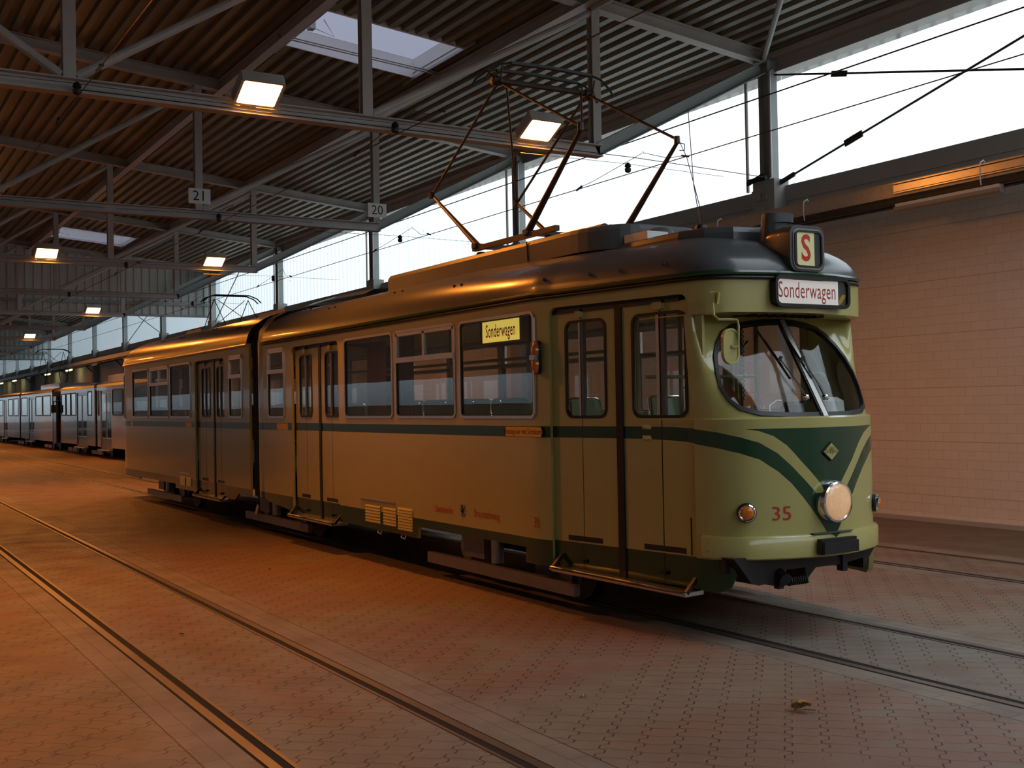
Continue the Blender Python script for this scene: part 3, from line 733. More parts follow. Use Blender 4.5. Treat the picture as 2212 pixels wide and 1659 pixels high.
# far wall of the front car
FW = [(-9.55, -8.2), (-10.95, -9.65), (-12.35, -11.05), (-13.75, -12.45), (-15.0, -13.85)]
def farw(x, z):
    y = sidey(x); return (x, -y*(1+.045*max(0, min(1, (x+8.2)/1.2))), z)
ff = MB(); sheet(ff, [(-15.25, .40), (-6.95, .40), (-6.95, 2.70), (-15.25, 2.70)], [win_hole(a, c, 1.632, 2.545) for a, c in FW] + [win_hole(-7.95, -7.05, 1.632, 2.5)], [(SKIRT, 1), ([(-16.5, 1.462), (-3, 1.462), (-3, 1.558), (-16.5, 1.558)], 1)], farw, .2, -.035, inner=2)
n0 = len(b.v); b.v += ff.v; b.f += [[i+n0 for i in f] for f in ff.f]; b.m += ff.m
BODY = b.build("body_shell", [M_cream, M_green, M_inner], TRAM, 40, recalc=False)

# ---- rear car body: near side, rounded tail, far side
REARC = [(-23.55, -1.1), (-23.75, -1.098), (-23.92, -1.085), (-24.05, -1.055), (-24.14, -.99), (-24.2, -.86), (-24.24, -.6), (-24.27, 0)]
def rearq(q, z):
    if q >= -23.55: return (q, -1.1, z)
    x, y = curve(REARC, (-23.55-q)/1.4); return (x, y, z)
RW = [(-20.235, -18.93), (-21.72, -20.36), (-23.13, -21.86), (-16.80, -16.18)]
DOORR = [(-18.68, .2), (-17.06, .2)] + [(-17.06-.08+.08*math.cos(a), 2.47+.08*math.sin(a)) for a in (0, .5, 1., 1.57)] + [(-18.68+.08-.08*math.sin(a), 2.47+.08*math.cos(a)) for a in (0, .5, 1., 1.57)]
b = MB(); USR = [-16.1-.45*k for k in range(17)] + [-23.5-.08*k for k in range(36)]
RHOLES = [win_hole(a, c, 1.632, 2.55) for a, c in RW] + [DOORR, win_hole(-24.02, -23.8, 1.60, 2.5, .04), win_hole(-25.7, -24.2, 1.62, 2.45), win_hole(-26.3, -25.9, 1.62, 2.5, .04), [(-22.6, .2), (-20.0, .2), (-19.95, .47), (-22.6, .47)]]
sheet(b, [(-15.85, 2.70), (-26.35, 2.70), (-26.35, .45), (-23.6, .45), (-20, .40), (-16.6, .40), (-16.4, .5), (-15.85, .5)], RHOLES,
      [([(-30, .2), (-15, .2), (-15, .592), (-30, .592)], 1), ([(-30, 1.462), (-15, 1.462), (-15, 1.558), (-30, 1.558)], 1)], rearq, .12, -.035 if False else .035, us=USR, vs=[.65+.2*k for k in range(11)], inner=2)
ff = MB(); sheet(ff, [(-23.55, .40), (-15.85, .40), (-15.85, 2.70), (-23.55, 2.70)], [win_hole(a, c, 1.632, 2.545) for a, c in ((-17.3, -16.2), (-18.8, -17.5), (-20.3, -19.0), (-21.8, -20.5), (-23.2, -22.))],
                 [([(-30, .2), (-15, .2), (-15, .592), (-30, .592)], 1), ([(-30, 1.462), (-15, 1.462), (-15, 1.558), (-30, 1.558)], 1)], lambda x, z: (x, 1.1, z), .25, -.035, inner=2)
n0 = len(b.v); b.v += ff.v; b.f += [[i+n0 for i in f] for f in ff.f]; b.m += ff.m
BODY2 = b.build("body_shell", [M_cream, M_green, M_inner], TRAM, 40, recalc=False)

# ---- roofs
RZ, RH, PP = 2.68, .545, 2.2
def sup(t, p):   # t 0..1 along quarter arc -> (shrink, height)
    a = t*PI/2; return 1-math.cos(a)**(2/p), math.sin(a)**(2/p)
def gut(q):
    if q <= -6.95: return Vector((q, sidey(q)-.02, 0))
    s = (q+6.95)/1.45; p = Vector(band(min(max(s, .0), 2.), 2.6)); e = 1e-3
    a = Vector(band(max(0, s-e), 2.6)); c = Vector(band(min(2, s+e), 2.6)); d = (c-a).normalized()
    return Vector((p.x + d.y*.02, p.y - d.x*.02, 0))
def rhf(q): return .50 - .085*max(0., min(1., (q+9.8)/2.4))
def roofp(q, t):
    g = gut(q); c = Vector((min(g.x, -7.45), 0, 0)); k, h = sup(t, PP if q < -7.5 else 2.1)
    p = g.lerp(c, k); return (p.x, p.y, RZ + rhf(q)*h)
TT = [k/14 for k in range(15)]
Q1 = [-15.2+.5*k for k in range(15)] + [-8.1+.1*k for k in range(12)] + [QN(k/30) for k in range(0, 31)]
b = MB(); b.grid(roofp, Q1, TT)
b.grid(lambda q, t: (lambda p: (p[0], -p[1]*(1.0 if p[0] < -8 else 1.0), p[2]))(roofp(q, t)), Q1, TT)
RO = b.build("roof", M_roof, TRAM, 50)
def rgut(q):
    if q >= -23.55: return Vector((q, -1.12, 0))
    x, y = curve(REARC, (-23.55-q)/1.4); return Vector((x-.02, y*1.015, 0))
def roofr(q, t):
    g = rgut(q); c = Vector((max(g.x, -22.9), 0, 0)); k, h = sup(t, PP); p = g.lerp(c, k); return (p.x, p.y, RZ + RH*h)
Q2 = [-15.9-.5*k for k in range(16)] + [-23.55-.05*k for k in range(29)]
b = MB(); b.grid(roofr, Q2, TT); b.grid(lambda q, t: (lambda p: (p[0], -p[1], p[2]))(roofr(q, t)), Q2, TT)
RO2 = b.build("roof", M_roof, TRAM, 50)
# rain gutters
def gl(fn, Q, z, o): return [(fn(q).x, fn(q).y, z) for q in Q]
far_ = lambda L: [(x, -y, z) for x, y, z in L]
gq = [-15.2, -12, -9, -8.2] + [-7.9+.1*k for k in range(10)] + [QN(k/24) for k in range(0, 25)]
g1 = gl(gut, gq, 2.685, 0); gpath = g1 + list(reversed(far_(g1)))[1:]
MB().tube(gpath, .021, 8).build("rain_gutter", M_green, TRAM)
MB().tube([(x, y, z-.035) for x, y, z in gpath], .013, 8).build("rain_gutter_lip", M_black, TRAM)
g2 = gl(rgut, [-15.9, -19, -23] + [-23.55-.1*k for k in range(15)], 2.685, 0); g2 = g2 + list(reversed(far_(g2)))[1:]
MB().tube(g2, .018, 8).build("rain_gutter", M_alu, TRAM)
# lifting studs on the roof edge
for k, (x, t) in enumerate([(-8.05, .17), (-7.5, .17), (-7.15, .17), (-6.75, .17), (-9.6, .3), (-9.75, .3), (-11.2, .45), (-11.4, .45), (-13., .4), (-13.2, .4), (-14.5, .62), (-14.7, .62)]):
    p = roofp(x, t); MB().lathe([(.014, -.01), (.014, .008), (.006, .014)], (p[0], p[1]-.006, p[2]), 'z', 8).build("roof_stud", M_black, RO)
for k, (x, t) in enumerate([(-16.6, .35), (-16.75, .35), (-18.3, .5), (-18.5, .5), (-20, .42), (-20.2, .42), (-21.7, .5), (-21.9, .5)]):
    p = roofr(x, t); MB().lathe([(.014, -.01), (.014, .008), (.006, .014)], (p[0], p[1]-.006, p[2]), 'z', 8).build("roof_stud", M_black, RO2)

# ---- articulation
b = MB()
prof = [(-1.05, .5), (-1.06, 2.6), (-1.0, 2.9), (-.8, 3.1), (-.4, 3.2), (0, 3.22), (.4, 3.2), (.8, 3.1), (1.0, 2.9), (1.06, 2.6), (1.05, .5)]
xs = [-15.85+.04*k for k in range(9)]
b.grid(lambda x, p: (x, p[0]*(1 if int(round((x+15.85)/.04)) % 2 else .965), .5+(p[1]-.5)*(1 if int(round((x+15.85)/.04)) % 2 else .985)), xs, prof)
BEL = b.build("bellows", M_rubber, TRAM, 30)
b = MB(); b.grid(lambda a, z: (-15.40+.19*math.sin(a), -1.02-.075*math.cos(a)+.0, z), [-1.35+.27*k for k in range(11)], [.5, .592])
b.grid(lambda a, z: (-15.40+.19*math.sin(a), -1.02-.075*math.cos(a), z), [-1.35+.27*k for k in range(11)], [.592, 1.462], 1)
b.grid(lambda a, z: (-15.40+.19*math.sin(a), -1.02-.075*math.cos(a), z), [-1.35+.27*k for k in range(11)], [1.462, 1.558], 0)
b.grid(lambda a, z: (-15.40+.19*math.sin(a), -1.02-.075*math.cos(a), z), [-1.35+.27*k for k in range(11)], [1.558, 2.68], 1)
b.build("articulation_cover", [M_green, M_cream], TRAM)
MB().grid(lambda x, p: (x, p[0]*1.01, p[1]+.012), [-15.55, -15.22], [(-1.06, 2.66), (-1.03, 2.85), (-.9, 3.02), (-.7, 3.12), (-.4, 3.195), (0, 3.22), (.4, 3.195), (.7, 3.12), (.9, 3.02), (1.03, 2.85), (1.06, 2.66)]).build("articulation_roof_band", M_hood, TRAM)

# ---- side windows
def side_window(x0, x1, z0, z1, fn, vent=0, r=.06):
    P = rrect(x0, x1, z0, z1, r, 5)
    o = MB().ring(inset(P, -.009), inset(P, .017), fn, -.012, .012).ring(inset(P, .020), inset(P, .032), fn, -.012, .006, 1).build("side_window", [M_alu, M_rubber], TRAM)
    Pi = inset(P, .026); MB().prism(Pi, fn, -.010, -.004).build("glass_pane", M_glass, o)
    if vent:
        zb = z1 - .30
        m = MB(); e = .02
        def rect(a, c, z_0, z_1, d0, d1, mi=0): m.prism([(a, z_0), (c, z_0), (c, z_1), (a, z_1)], fn, d0, d1, mi)
        rect(x0, x1, zb-.035, zb+.02, -.02, .02); rect(x0+.02, x1-.02, z1-.055, z1-.02, -.02, .012)
        if vent == 2: rect((x0+x1)/2-.022, (x0+x1)/2+.022, zb, z1-.03, -.02, .012)
        rect(x0+.015, x0+.045, zb, z1-.03, -.02, .012); rect(x1-.045, x1-.015, zb, z1-.03, -.02, .012)
        m.build("vent_frame", M_alu, o)
    return o
side_window(*WIN['w3'], sideo); side_window(*WIN['w2'], sideo, 2); side_window(*WIN['w1'], sideo); side_window(*WIN['s'], sideo, 1)
for (a, c), v in zip(RW, (0, 2, 0, 1)): side_window(a, c, 1.632, 2.55, sideo, v)
for a, c in FW: side_window(a, c, 1.632, 2.545, faro, 1)
side_window(-7.95, -7.05, 1.632, 2.5, lambda x, z, d=0.: Vector(farw(x, z))+Vector((0, d, 0)))
for a, c in ((-17.3, -16.2), (-18.8, -17.5), (-20.3, -19.0), (-21.8, -20.5), (-23.2, -22.)): side_window(a, c, 1.632, 2.545, faro, 0)
ro = off(rearq); rof = lambda u, v, d=0.: ro(u, v, d)
side_window(-24.02, -23.8, 1.60, 2.5, rof, 0, .04); side_window(-25.7, -24.2, 1.62, 2.45, rof)

# ---- folding doors
dsurf = off(allq)
def door_pair(x0, x1, fn2, fno, wins, seams, zb=.36, zt=2.51, slots=()):
    """one door of two leaves: panel, windows, seam, top bracket, foot slot"""
    b = MB()
    sheet(b, [(x0, zb), (x1, zb), (x1, zt), (x0, zt)], [rrect(*w, .07, 5) for w in wins], [([(x0-1, .2), (x1+1, .2), (x1+1, .592), (x0-1, .592)], 1), (STRIPE if fn2 is dfn else [(-30, 1.462), (0, 1.462), (0, 1.558), (-30, 1.558)], 1)], fn2, .07, .03, inner=2)
    o = b.build("folding_door", [M_cream, M_green, M_inner], TRAM, 40, recalc=False)
    for w in wins:
        P = rrect(*w, .07, 5); q = MB().ring(inset(P, -.008), inset(P, .014), fno, -.008, .008).build("door_window", M_rubber, o)
        sm = seams[0] if abs(seams[0]-(w[0]+w[1])/2) < .3 else (w[0]+w[1])/2
        q2 = MB().prism(inset(P, .010), fno, -.012, -.006); q2.build("door_glass", M_glass, o)
        m = MB(); m.prism([(sm-.022, w[2]+.01), (sm-.004, w[2]+.01), (sm-.004, w[3]-.01), (sm-.022, w[3]-.01)], fno, -.03, .008); m.prism([(sm+.004, w[2]+.01), (sm+.026, w[2]+.01), (sm+.026, w[3]-.01), (sm+.004, w[3]-.01)], fno, -.03, .004, 1)
        m.build("leaf_edge_strip", [M_alu, M_hood], o)
    for sm in seams:
        m = MB(); m.prism([(sm-.003, zb), (sm+.003, zb), (sm+.003, zt), (sm-.003, zt)], fno, -.01, .0012); m.build("leaf_seam", M_black, o)
        m = MB(); m.prism(rrect(sm-.032, sm+.032, zt-.055, zt+.0, .012, 2), fno, 0, .035); m.prism(rrect(sm-.028, sm+.028, zt-.015, zt+.02, .01, 2), fno, 0, .03, 1); m.build("hinge_block", [M_cream, M_black], o)
        m = MB(); m.prism([(sm-.02, .43), (sm+.02, .43), (sm+.02, .46), (sm-.02, .46)], fno, 0, .03); m.build("foot_hinge", M_black, o)
    for s0, s1 in slots:
        m = MB(); m.prism([(s0, .605), (s1, .605), (s1, .648), (s0, .648)], fno, -.02, .0015); m.prism([(s0-.005, .594), (s1+.005, .594), (s1+.005, .605), (s0-.005, .605)], fno, 0, .006, 1); m.build("kick_slot", [M_black, M_cream], o)
    return o
dlow = off(lowq)
dfn = lambda q, z: dlow(q, z, -.045) if q > -6.95 else Vector((q, sidey(q)+.045, z))
dfo = lambda q, z, d=0.: Vector(dfn(q, z)) + (Vector((0, -d, 0)) if q < -6.95 else Vector((.17, -.985, 0))*d)
door_pair(-8.04, -7.255, dfn, dfo, [(-7.85, -7.375, 1.632, 2.43)], [-7.665], slots=[(-7.86, -7.45)])
door_pair(-7.185, -6.48, dfn, dfo, [(-7.075, -6.655, 1.632, 2.43)], [-6.835], slots=[(-6.99, -6.69)])
MB().prism([(-7.255, .36), (-7.185, .36), (-7.185, 2.53), (-7.255, 2.53)], dfo, -.04, .015).prism([(-8.0, 2.505), (-6.57, 2.505), (-6.57, 2.56), (-8.0, 2.56)], lambda q, z, d: Vector((q, sidey(q)+.04-d, z)), -.05, .01).build("door_post", M_rubber, TRAM)
mfn = lambda x, z: (x, -1.055, z); mfo = lambda x, z, d=0.: Vector((x, -1.055-d, z))
rndw = [(.075, .155), (.20, .28)]
def mid_door(x0, x1, w1, w2, s1, s2, post, sl):
    pm = (post[0]+post[1])/2
    door_pair(x0, post[0], mfn, mfo, [(*w1, 1.64, 2.43)], [s1], slots=[sl[0]]); door_pair(post[1], x1, mfn, mfo, [(*w2, 1.64, 2.43)], [s2], slots=[sl[1]])
    MB().prism([(post[0], .36), (post[1], .36), (post[1], 2.53), (post[0], 2.53)], mfo, -.04, .012).prism([(x0, 2.505), (x1, 2.505), (x1, 2.56), (x0, 2.56)], mfo, -.05, .0).build("door_post", M_rubber, TRAM)
mid_door(-14.08, -12.54, (-13.92, -13.50), (-13.05, -12.61), -13.70, -12.85, (-13.255, -13.19), ((-13.9, -13.6), (-13.05, -12.7)))
mid_door(-18.66, -17.07, (-18.41, -17.95), (-17.58, -17.16), -18.2, -17.38, (-17.76, -17.70), ((-18.45, -18.1), (-17.6, -17.25)))
# rounded door jambs
for x, sg in ((-14.15, 1), (-12.50, -1), (-18.71, 1), (-17.03, -1)):
    MB().tube([(x+.02*sg, -1.085, .42), (x+.02*sg, -1.085, 2.5)], .014, 8).build("door_jamb", M_cream, TRAM)
# folding steps
def step(pts, n=0):
    o = MB(); P = [Vector(p) for p in pts]
    o.tube(P, .018, 8); o.bar(P[0]+Vector((0, .10, -.01)), P[-1]+Vector((0, .10, -.01)), .20, .03, (0, 0, 1), 1)
    s = o.build("door_step", [M_chrome, M_alu], TRAM)
    for p in (P[0], P[-1]): MB().bar(p+Vector((0, .02, 0)), p+Vector((0, .12, .10)), .03, .03, mi=0).build("step_bracket", M_black, s)
step([(-7.93, -1.13, .375), (-7.2, -1.05, .36), (-6.6, -.96, .335), (-6.45, -.93, .335)]); step([(-14.10, -1.18, .365), (-12.58, -1.18, .365)]); step([(-18.62, -1.17, .365), (-17.1, -1.17, .365)])

# ---- windscreen
wo0 = off(lambda q, z: winq(q, z)); wo = lambda q, z, d=0.: wo0(q, z, d)
W = MB().ring(inset(WSCR, -.012), inset(WSCR, .020), wo, -.02, .014).build("windscreen", M_rubber, TRAM)
inner = inset(WSCR, .016)
for sgn, nm in ((0, "nearside"), (1, "offside")):
    clip = [p for p in inner if (p[0] <= -5.5+.001) == (sgn == 0)]
    ip = [(-5.5-.012, 2.34), *[(q, z) for q, z in inner if q < -5.52], (-5.5-.012, 1.64)] if sgn == 0 else [(-5.5+.012, 1.64), *[(q, z) for q, z in inner if q > -5.48], (-5.5+.012, 2.34)]
    m = MB(); sheet(m, ip, [], [], wo, .06, .006); m.build("windscreen_pane", M_wglass, W, 60, recalc=False)
p0, p1 = Vector(wind(1, 1.62)), Vector(wind(1, 2.36)); up = Vector((1, 0, .5))
MB().bar(p0+Vector((.012, 0, 0)), p1+Vector((.012, 0, 0)), .075, .022, up).bar(p0+Vector((.024, 0, 0)), p1+Vector((.024, 0, 0)), .046, .012, up, 1).build("centre_bar", [M_rubber, M_alu], W)
for y0, s0 in ((-.115, .92), (.10, 1.06)):
    a = Vector(wind(s0, 1.76))+Vector((.03, 0, 0)); c = Vector(wind(s0-.06, 2.05))+Vector((.05, 0, 0)); d0 = Vector(wind(s0-.045, 1.9))+Vector((.03, 0, 0)); d1 = Vector(wind(s0-.10, 2.27))+Vector((.03, 0, 0))
    o = MB().lathe([(.022, -.02), (.022, .01), (.010, .02)], a, 'x', 12).tube([a, a.lerp(c, .35)+Vector((.01, 0, 0))], .010, 6).tube([a.lerp(c, .3)+Vector((.01, 0, 0)), c], .005, 6).build("wiper", M_chrome, W)
    MB().bar(d0, d1, .012, .014).bar(d0.lerp(d1, .25)+Vector((.012, 0, 0)), d0.lerp(d1, .8)+Vector((.012, 0, 0)), .008, .008).bar(c+Vector((-.01, -.012, -.02)), c+Vector((.0, .012, .02)), .02, .02).build("wiper_blade", M_black, o)
# air slots under the visor
m = MB()
for k in range(9):
    s0 = .72+.055*k; a = Vector(wind(s0, 2.39)).lerp(Vector(band(s0, 2.39)), .25); c = Vector(wind(s0+.02, 2.39)).lerp(Vector(band(s0+.02, 2.39)), .8); m.bar(a-Vector((0, 0, .009)), c-Vector((0, 0, .009)), .012, .012)
m.build("visor_vent", M_black, BODY)

# ---- destination display on the brow
fx = lambda u, v, d=0.: Vector((-6.045+d, .04+u, 2.55+v))
P = rrect(-.375, .375, -.102, .102, .045, 5)
D = MB().prism(inset(P, -.004), fx, -.10, -.012).ring(inset(P, -.016), inset(P, .010), fx, -.03, .012).build("destination_display", M_rubber, TRAM)
MB().prism([(-.36, -.09), (.28, -.09), (.28, .09), (-.36, .09)], fx, -.012, -.010).build("display_roll", M_signlit, D)
m = MB().prism([(.28, -.09), (.365, -.09), (.365, .09), (.28, .09)], fx, -.012, -.009)
m.build("display_mechanism", M_dial, D)
m = MB(); m.ring([(.365, -.02), (.33, -.03), (.305, -.055), (.292, -.088), (.293, -.0885)], [(.365, .0), (.32, -.012), (.292, -.045), (.278, -.088), (.279, -.0885)], fx, -.009, -.007); m.build("display_drive_ring", M_yellow, D)
text_mb("Sonderwagen", lambda u, v, d: fx(-.045+u, .005+v, -.0095+d*.2), .172, .62, .002, spacing=1.04).build("lettering", M_red, D, None, label="red lettering")
MB().prism(inset(P, .006), fx, -.003, .001).build("display_glass", M_wglass, D)

# ---- route letter box and ventilator on the roof front
sx = lambda u, v, d=0.: Vector((-6.03+d, -.015+u, 2.868+v))
b = MB(); secs = [(0., 1., 0.), (-.10, 1.02, 0.), (-.24, .96, -.005), (-.36, .80, -.03), (-.44, .55, -.06)]
Pb = rrect(-.185, .17, -.165, .178, .07, 6)
b.grid(lambda k, p: Vector((-6.03+secs[k][0], -.015+p[0]*secs[k][1], 2.868+p[1]*secs[k][1]+secs[k][2])), range(5), Pb+[Pb[0]])
b.v += [tuple(sx(*p)) for p in Pb]; b.f.append(list(range(len(b.v)-len(Pb), len(b.v)))); b.m.append(0)
RB = b.build("route_letter_box", M_roof, TRAM, 50)
Pf = rrect(-.148, .142, -.14, .14, .05, 6)
MB().ring(Pf, inset(Pf, .016), sx, 0, .014).ring(inset(Pf, -.012), inset(Pf, .002), sx, 0, .008, 1).build("letter_frame", [M_rubber, M_chrome], RB)
MB().prism(inset(Pf, .012), sx, .0, .002).build("letter_recess", M_dial, RB)
MB().prism([(-.115, -.128), (.062, -.128), (.062, .126), (-.115, .126)], sx, .0022, .0035).build("letter_roll", M_routelit, RB)
text_mb("S", lambda u, v, d: sx(-.027+u, -.002+v, .0036+d), .275, .82, .001, bold=.006).build("route_letter", M_redlit, RB, None, label="red letter S")
MB().prism(inset(Pf, .010), sx, .007, .009).build("letter_glass", M_wglass, RB)
b = MB(); cx = -6.34
b.grid(lambda k, a: Vector((cx+.0+(.10+.02*(1-k))*math.cos(a)-.03*(1-k), -.01+.135*math.sin(a)*(1+.03*(1-k)), 2.93+.245*k+.012*math.sin(a)*0)), [0, .06, .5, .96, 1], [2*PI*i/28 for i in range(29)])
b.grid(lambda k, a: Vector((cx+(.10-.012*k)*math.cos(a), -.01+(.135-.012*k)*math.sin(a), 3.175-.06*k*k)), [0, .5, 1], [2*PI*i/28 for i in range(29)])
b.lathe([(.001, 0), (.125, .0)], (cx, -.01, 3.10), 'z', 20)
b.build("roof_ventilator", M_roof, TRAM, 40)

# ---- roof equipment
def hood(name, poly, z0, z1, ins, m, par=TRAM):
    b = MB(); n = len(poly); P2 = inset(poly, ins*.4); P3 = inset(poly, ins)
    rings = [(poly, z0), (poly, z1-.05), (P2, z1-.012), (P3, z1)]
    for (A, za), (B_, zb) in zip(rings[:-1], rings[1:]):
        for i in range(n):
            j = (i+1) % n; b.add([(*A[i], za), (*A[j], za), (*B_[j], zb), (*B_[i], zb)], [(0, 1, 2, 3)])
    b.v += [(*p, z1) for p in P3]; b.f.append(list(range(len(b.v)-n, len(b.v)))); b.m.append(0)
    return b.build(name, m, par, 40)
fr = [(-8.3+.6*math.sin(a), -.20-.42*math.cos(a)) for a in [k*PI/2/8 for k in range(9)]]
HP = [(-12.12, -.62)] + fr + [(x, -y) for x, y in reversed(fr)] + [(-12.12, .62)]
HD = hood("resistor_hood", HP, 3.08, 3.30, .05, M_hood)
MB().box(-12.1, -8.3, -.60, .60, 3.04, 3.085).build("hood_base", M_black, HD)
MB().bar((-9.0, -.625, 3.10), (-9.02, -.622, 3.29), .012, .006).build("hood_seam", M_black, HD)
b = MB().box(-7.76, -7.44, -.42, -.20, 3.08, 3.185); b.build("roof_junction_box", M_white, TRAM)
b = MB(); b.grid(lambda t, a: (-7.62+.20*t*math.cos(a)*.8, -.14+.14*t*math.sin(a), 3.14+.115*math.sqrt(max(0, 1-t*t))), [k/8 for k in range(9)], [2*PI*i/20 for i in range(21)])
b.build("roof_horn_cover", M_hood, TRAM)
walk = [(-8.0, -.46), (-7.0, -.46), (-6.75, -.40), (-6.58, -.25), (-6.52, 0)]
hood("roof_walkway", walk + [(x, -y) for x, y in reversed(walk[:-1])], 2.98, 3.115, .03, M_roof)
MB().lathe([(.05, 0), (.05, .02), (.04, .045), (.015, .06)], (-6.9, -.30, 3.11), 'z', 14).tube([(-6.9, -.30, 3.14), (-6.98, -.3, 3.5), (-7.24, -.12, 4.2)], .004, 5).build("aerial_knob", M_black, TRAM)
MB().box(-17.6, -16.4, -.35, .35, 3.16, 3.27).build("roof_vent_box", M_hood, TRAM)
MB().box(-21.9, -20.9, -.35, .35, 3.16, 3.27).build("roof_vent_box", M_hood, TRAM)
b = MB(); b.grid(lambda x, p: (x, p[0], p[1]+.02*math.sin(PI*(x+15.2)/2.2)), [-15.1, -14.8, -14.2, -13.4, -13.0], [(-.55, 3.165), (-.4, 3.235), (0, 3.27), (.4, 3.235), (.55, 3.165)]); b.build("roof_fairing", M_roof, TRAM)

# ---- nose fittings
lo0 = off(lambda q, z: lowq(q, z)); lo = lambda q, z, d=0.: lo0(q, z, d)
# wrap-round bumper strip
b = MB(); ss = [.33+.03*k for k in range(46)]
Z = [(.603, 0.), (.600, .022), (.61, .034), (.75, .036), (.765, .026), (.768, 0.)]
b.grid(lambda s, k: lo(QN(s), Z[k][0]+.0, Z[k][1]), ss, range(6))
for s in (ss[0], ss[-1]):
    b.v += [tuple(lo(QN(s), z, d)) for z, d in Z]; b.f.append(list(range(len(b.v)-6, len(b.v)))); b.m.append(0)
BP = b.build("bumper", M_cream, TRAM, 40)
MB().prism([(QN(.972), .765), (QN(1.028), .765), (QN(1.0), .735)], lo, .030, .0375).build("stripe_tip", M_green, BP)
m = MB()
for z in (.655, .715): m.lathe([(.012, 0), (.012, .006), (.006, .008)], lo(QN(.365), z, .033), 'y', 10)
m.lathe([(.014, -.006), (.014, .008)], lo(QN(.89), .675, .034), 'x', 10); m.build("bolt", M_hood, BP)
b = MB(); f2 = lambda u, v, d: Vector((-5.835+d, u, v))
b.prism([(-.195, .625), (.165, .625), (.165, .735), (-.195, .735)], f2, 0, .045); b.prism([(-.19, .63), (.16, .63), (.16, .715), (-.19, .715)], f2, .045, .07)
b.build("buffer_block", M_black, BP)
MB().bar(lo(QN(.86), .772, .02), lo(QN(1.0), .774, .03), .05, .006).bar(lo(QN(1.0), .774, .03), lo(QN(1.13), .773, .02), .05, .006).build("coupler_flap", M_hood, BP)
# headlamp
hc = Vector((-5.885, -.005, .995))
H = MB().lathe([(.10, -.02), (.155, .0), (.160, .03), (.158, .06), (.148, .085), (.135, .09), (.130, .082)], hc, 'x', 40).build("headlamp", M_chrome, TRAM)
b = MB(); b.grid(lambda t, a: hc+Vector((.080+.028*math.sqrt(max(0, 1-t*t)), .133*t*math.cos(a), .133*t*math.sin(a))), [k/8 for k in range(9)], [2*PI*i/36 for i in range(37)])
b.build("headlamp_lens", M_lens, H)
# indicators
def indicator(q, z, s=1):
    p = lo(q, z); n = (lo(q, z, 1.)-p).normalized(); a = Vector((0, 0, 1)).cross(n).normalized(); u = n.cross(a)
    g = lambda r, d, A: p+n*d+a*(r*math.cos(A))+u*(r*math.sin(A)); AA = [2*PI*k/28 for k in range(29)]
    base = [(.070, 0), (.070, .022), (.062, .026)]
    o = MB().grid(lambda k, A: g(*base[k], A), range(3), AA).build("indicator_lamp", M_rubber, TRAM)
    ch = [(.063, .02), (.064, .042), (.055, .05), (.047, .046)]; MB().grid(lambda k, A: g(*ch[k], A), range(4), AA).build("indicator_rim", M_chrome, o)
    MB().grid(lambda k, A: g(.050*k/5, .045+.018*math.sqrt(max(0, 1-(k/5)**2)), A), range(6), AA).build("indicator_lens", M_amber, o)
indicator(QN(.572), .94); indicator(-11.0-QN(.565), .93)
b = MB()
for zz in (2.085, 2.205): b.grid(lambda t, a, zz=zz: (-8.10+.040*t*math.cos(a), -1.125-.045*math.sqrt(max(0, 1-t*t)), zz+.075*t*math.sin(a)), [k/6 for k in range(7)], [2*PI*i/20 for i in range(21)])
SM = b.build("side_indicator", M_amber, TRAM)
MB().box(-8.138, -8.062, -1.172, -1.10, 2.125, 2.165).build("indicator_clip", M_chrome, SM); MB().prism(rrect(-8.145, -8.055, 2.0, 2.29, .04, 5), sideo, 0, .026).build("indicator_base", M_rubber, SM)
# maker's badge: a plain lozenge plate with the letters it carries
bd = lambda u, v, d=0.: Vector((-5.868+d, -.004+u, 1.362+v))
B_ = MB().prism([(-.092, 0), (0, -.072), (.088, 0), (0, .072)], bd, -.005, .012).build("maker_badge", M_black, TRAM)
MB().prism([(-.080, 0), (0, -.062), (.076, 0), (0, .062)], bd, .012, .014).build("badge_face", M_cream, B_)
m = text_mb("W", lambda u, v, d: bd(.0+u, v, .0142+d), .088, .52, .001); text_mb("DU", lambda u, v, d: bd(-.042+u, v, .0142+d), .042, .8, .001, mb=m); text_mb("AG", lambda u, v, d: bd(.043+u, v, .0142+d), .042, .8, .001, mb=m)
m.build("badge_letters", M_ink, B_, None)
# fleet numbers and side lettering
text_mb("35", lambda u, v, d: lo(QN(.731)+u*1.02, .922+v, d), .145, .88, .003).build("fleet_number", M_red, BODY, None)
text_mb("35", lambda u, v, d: sideo(-8.185+u, .726+v, d), .125, .78, .002).build("fleet_number", M_red, BODY, None)
text_mb("Stadtwerke", lambda u, v, d: sideo(-9.885+u, .722+v, d), .098, .84, .002, bold=.001).build("side_lettering", M_red, BODY, None)
text_mb("Braunschweig", lambda u, v, d: sideo(-9.04+u, .733+v, d), .110, .78, .002).build("side_lettering", M_red, BODY, None)
sh = [(-.06, .065), (.06, .065), (.06, -.02), (.045, -.05), (0, -.07), (-.045, -.05), (-.06, -.02)]
CR = MB().prism([(-9.495+u, .74+v) for u, v in sh], sideo, 0, .002).build("crest", M_trgrey, BODY)
lion = [(-.035, .035), (-.02, .055), (.0, .052), (.01, .04), (.004, .028), (.02, .02), (.03, .03), (.042, .05), (.05, .045), (.036, .02), (.038, .0), (.022, -.012), (.03, -.03), (.045, -.045), (.02, -.055), (.012, -.03), (.004, -.02), (-.006, -.038), (.0, -.058), (-.025, -.058), (-.018, -.03), (-.012, -.008), (-.03, -.012), (-.045, 0), (-.042, -.012), (-.02, -.02), (-.014, .008), (-.036, .012), (-.046, .024), (-.02, .022), (-.018, .034)]
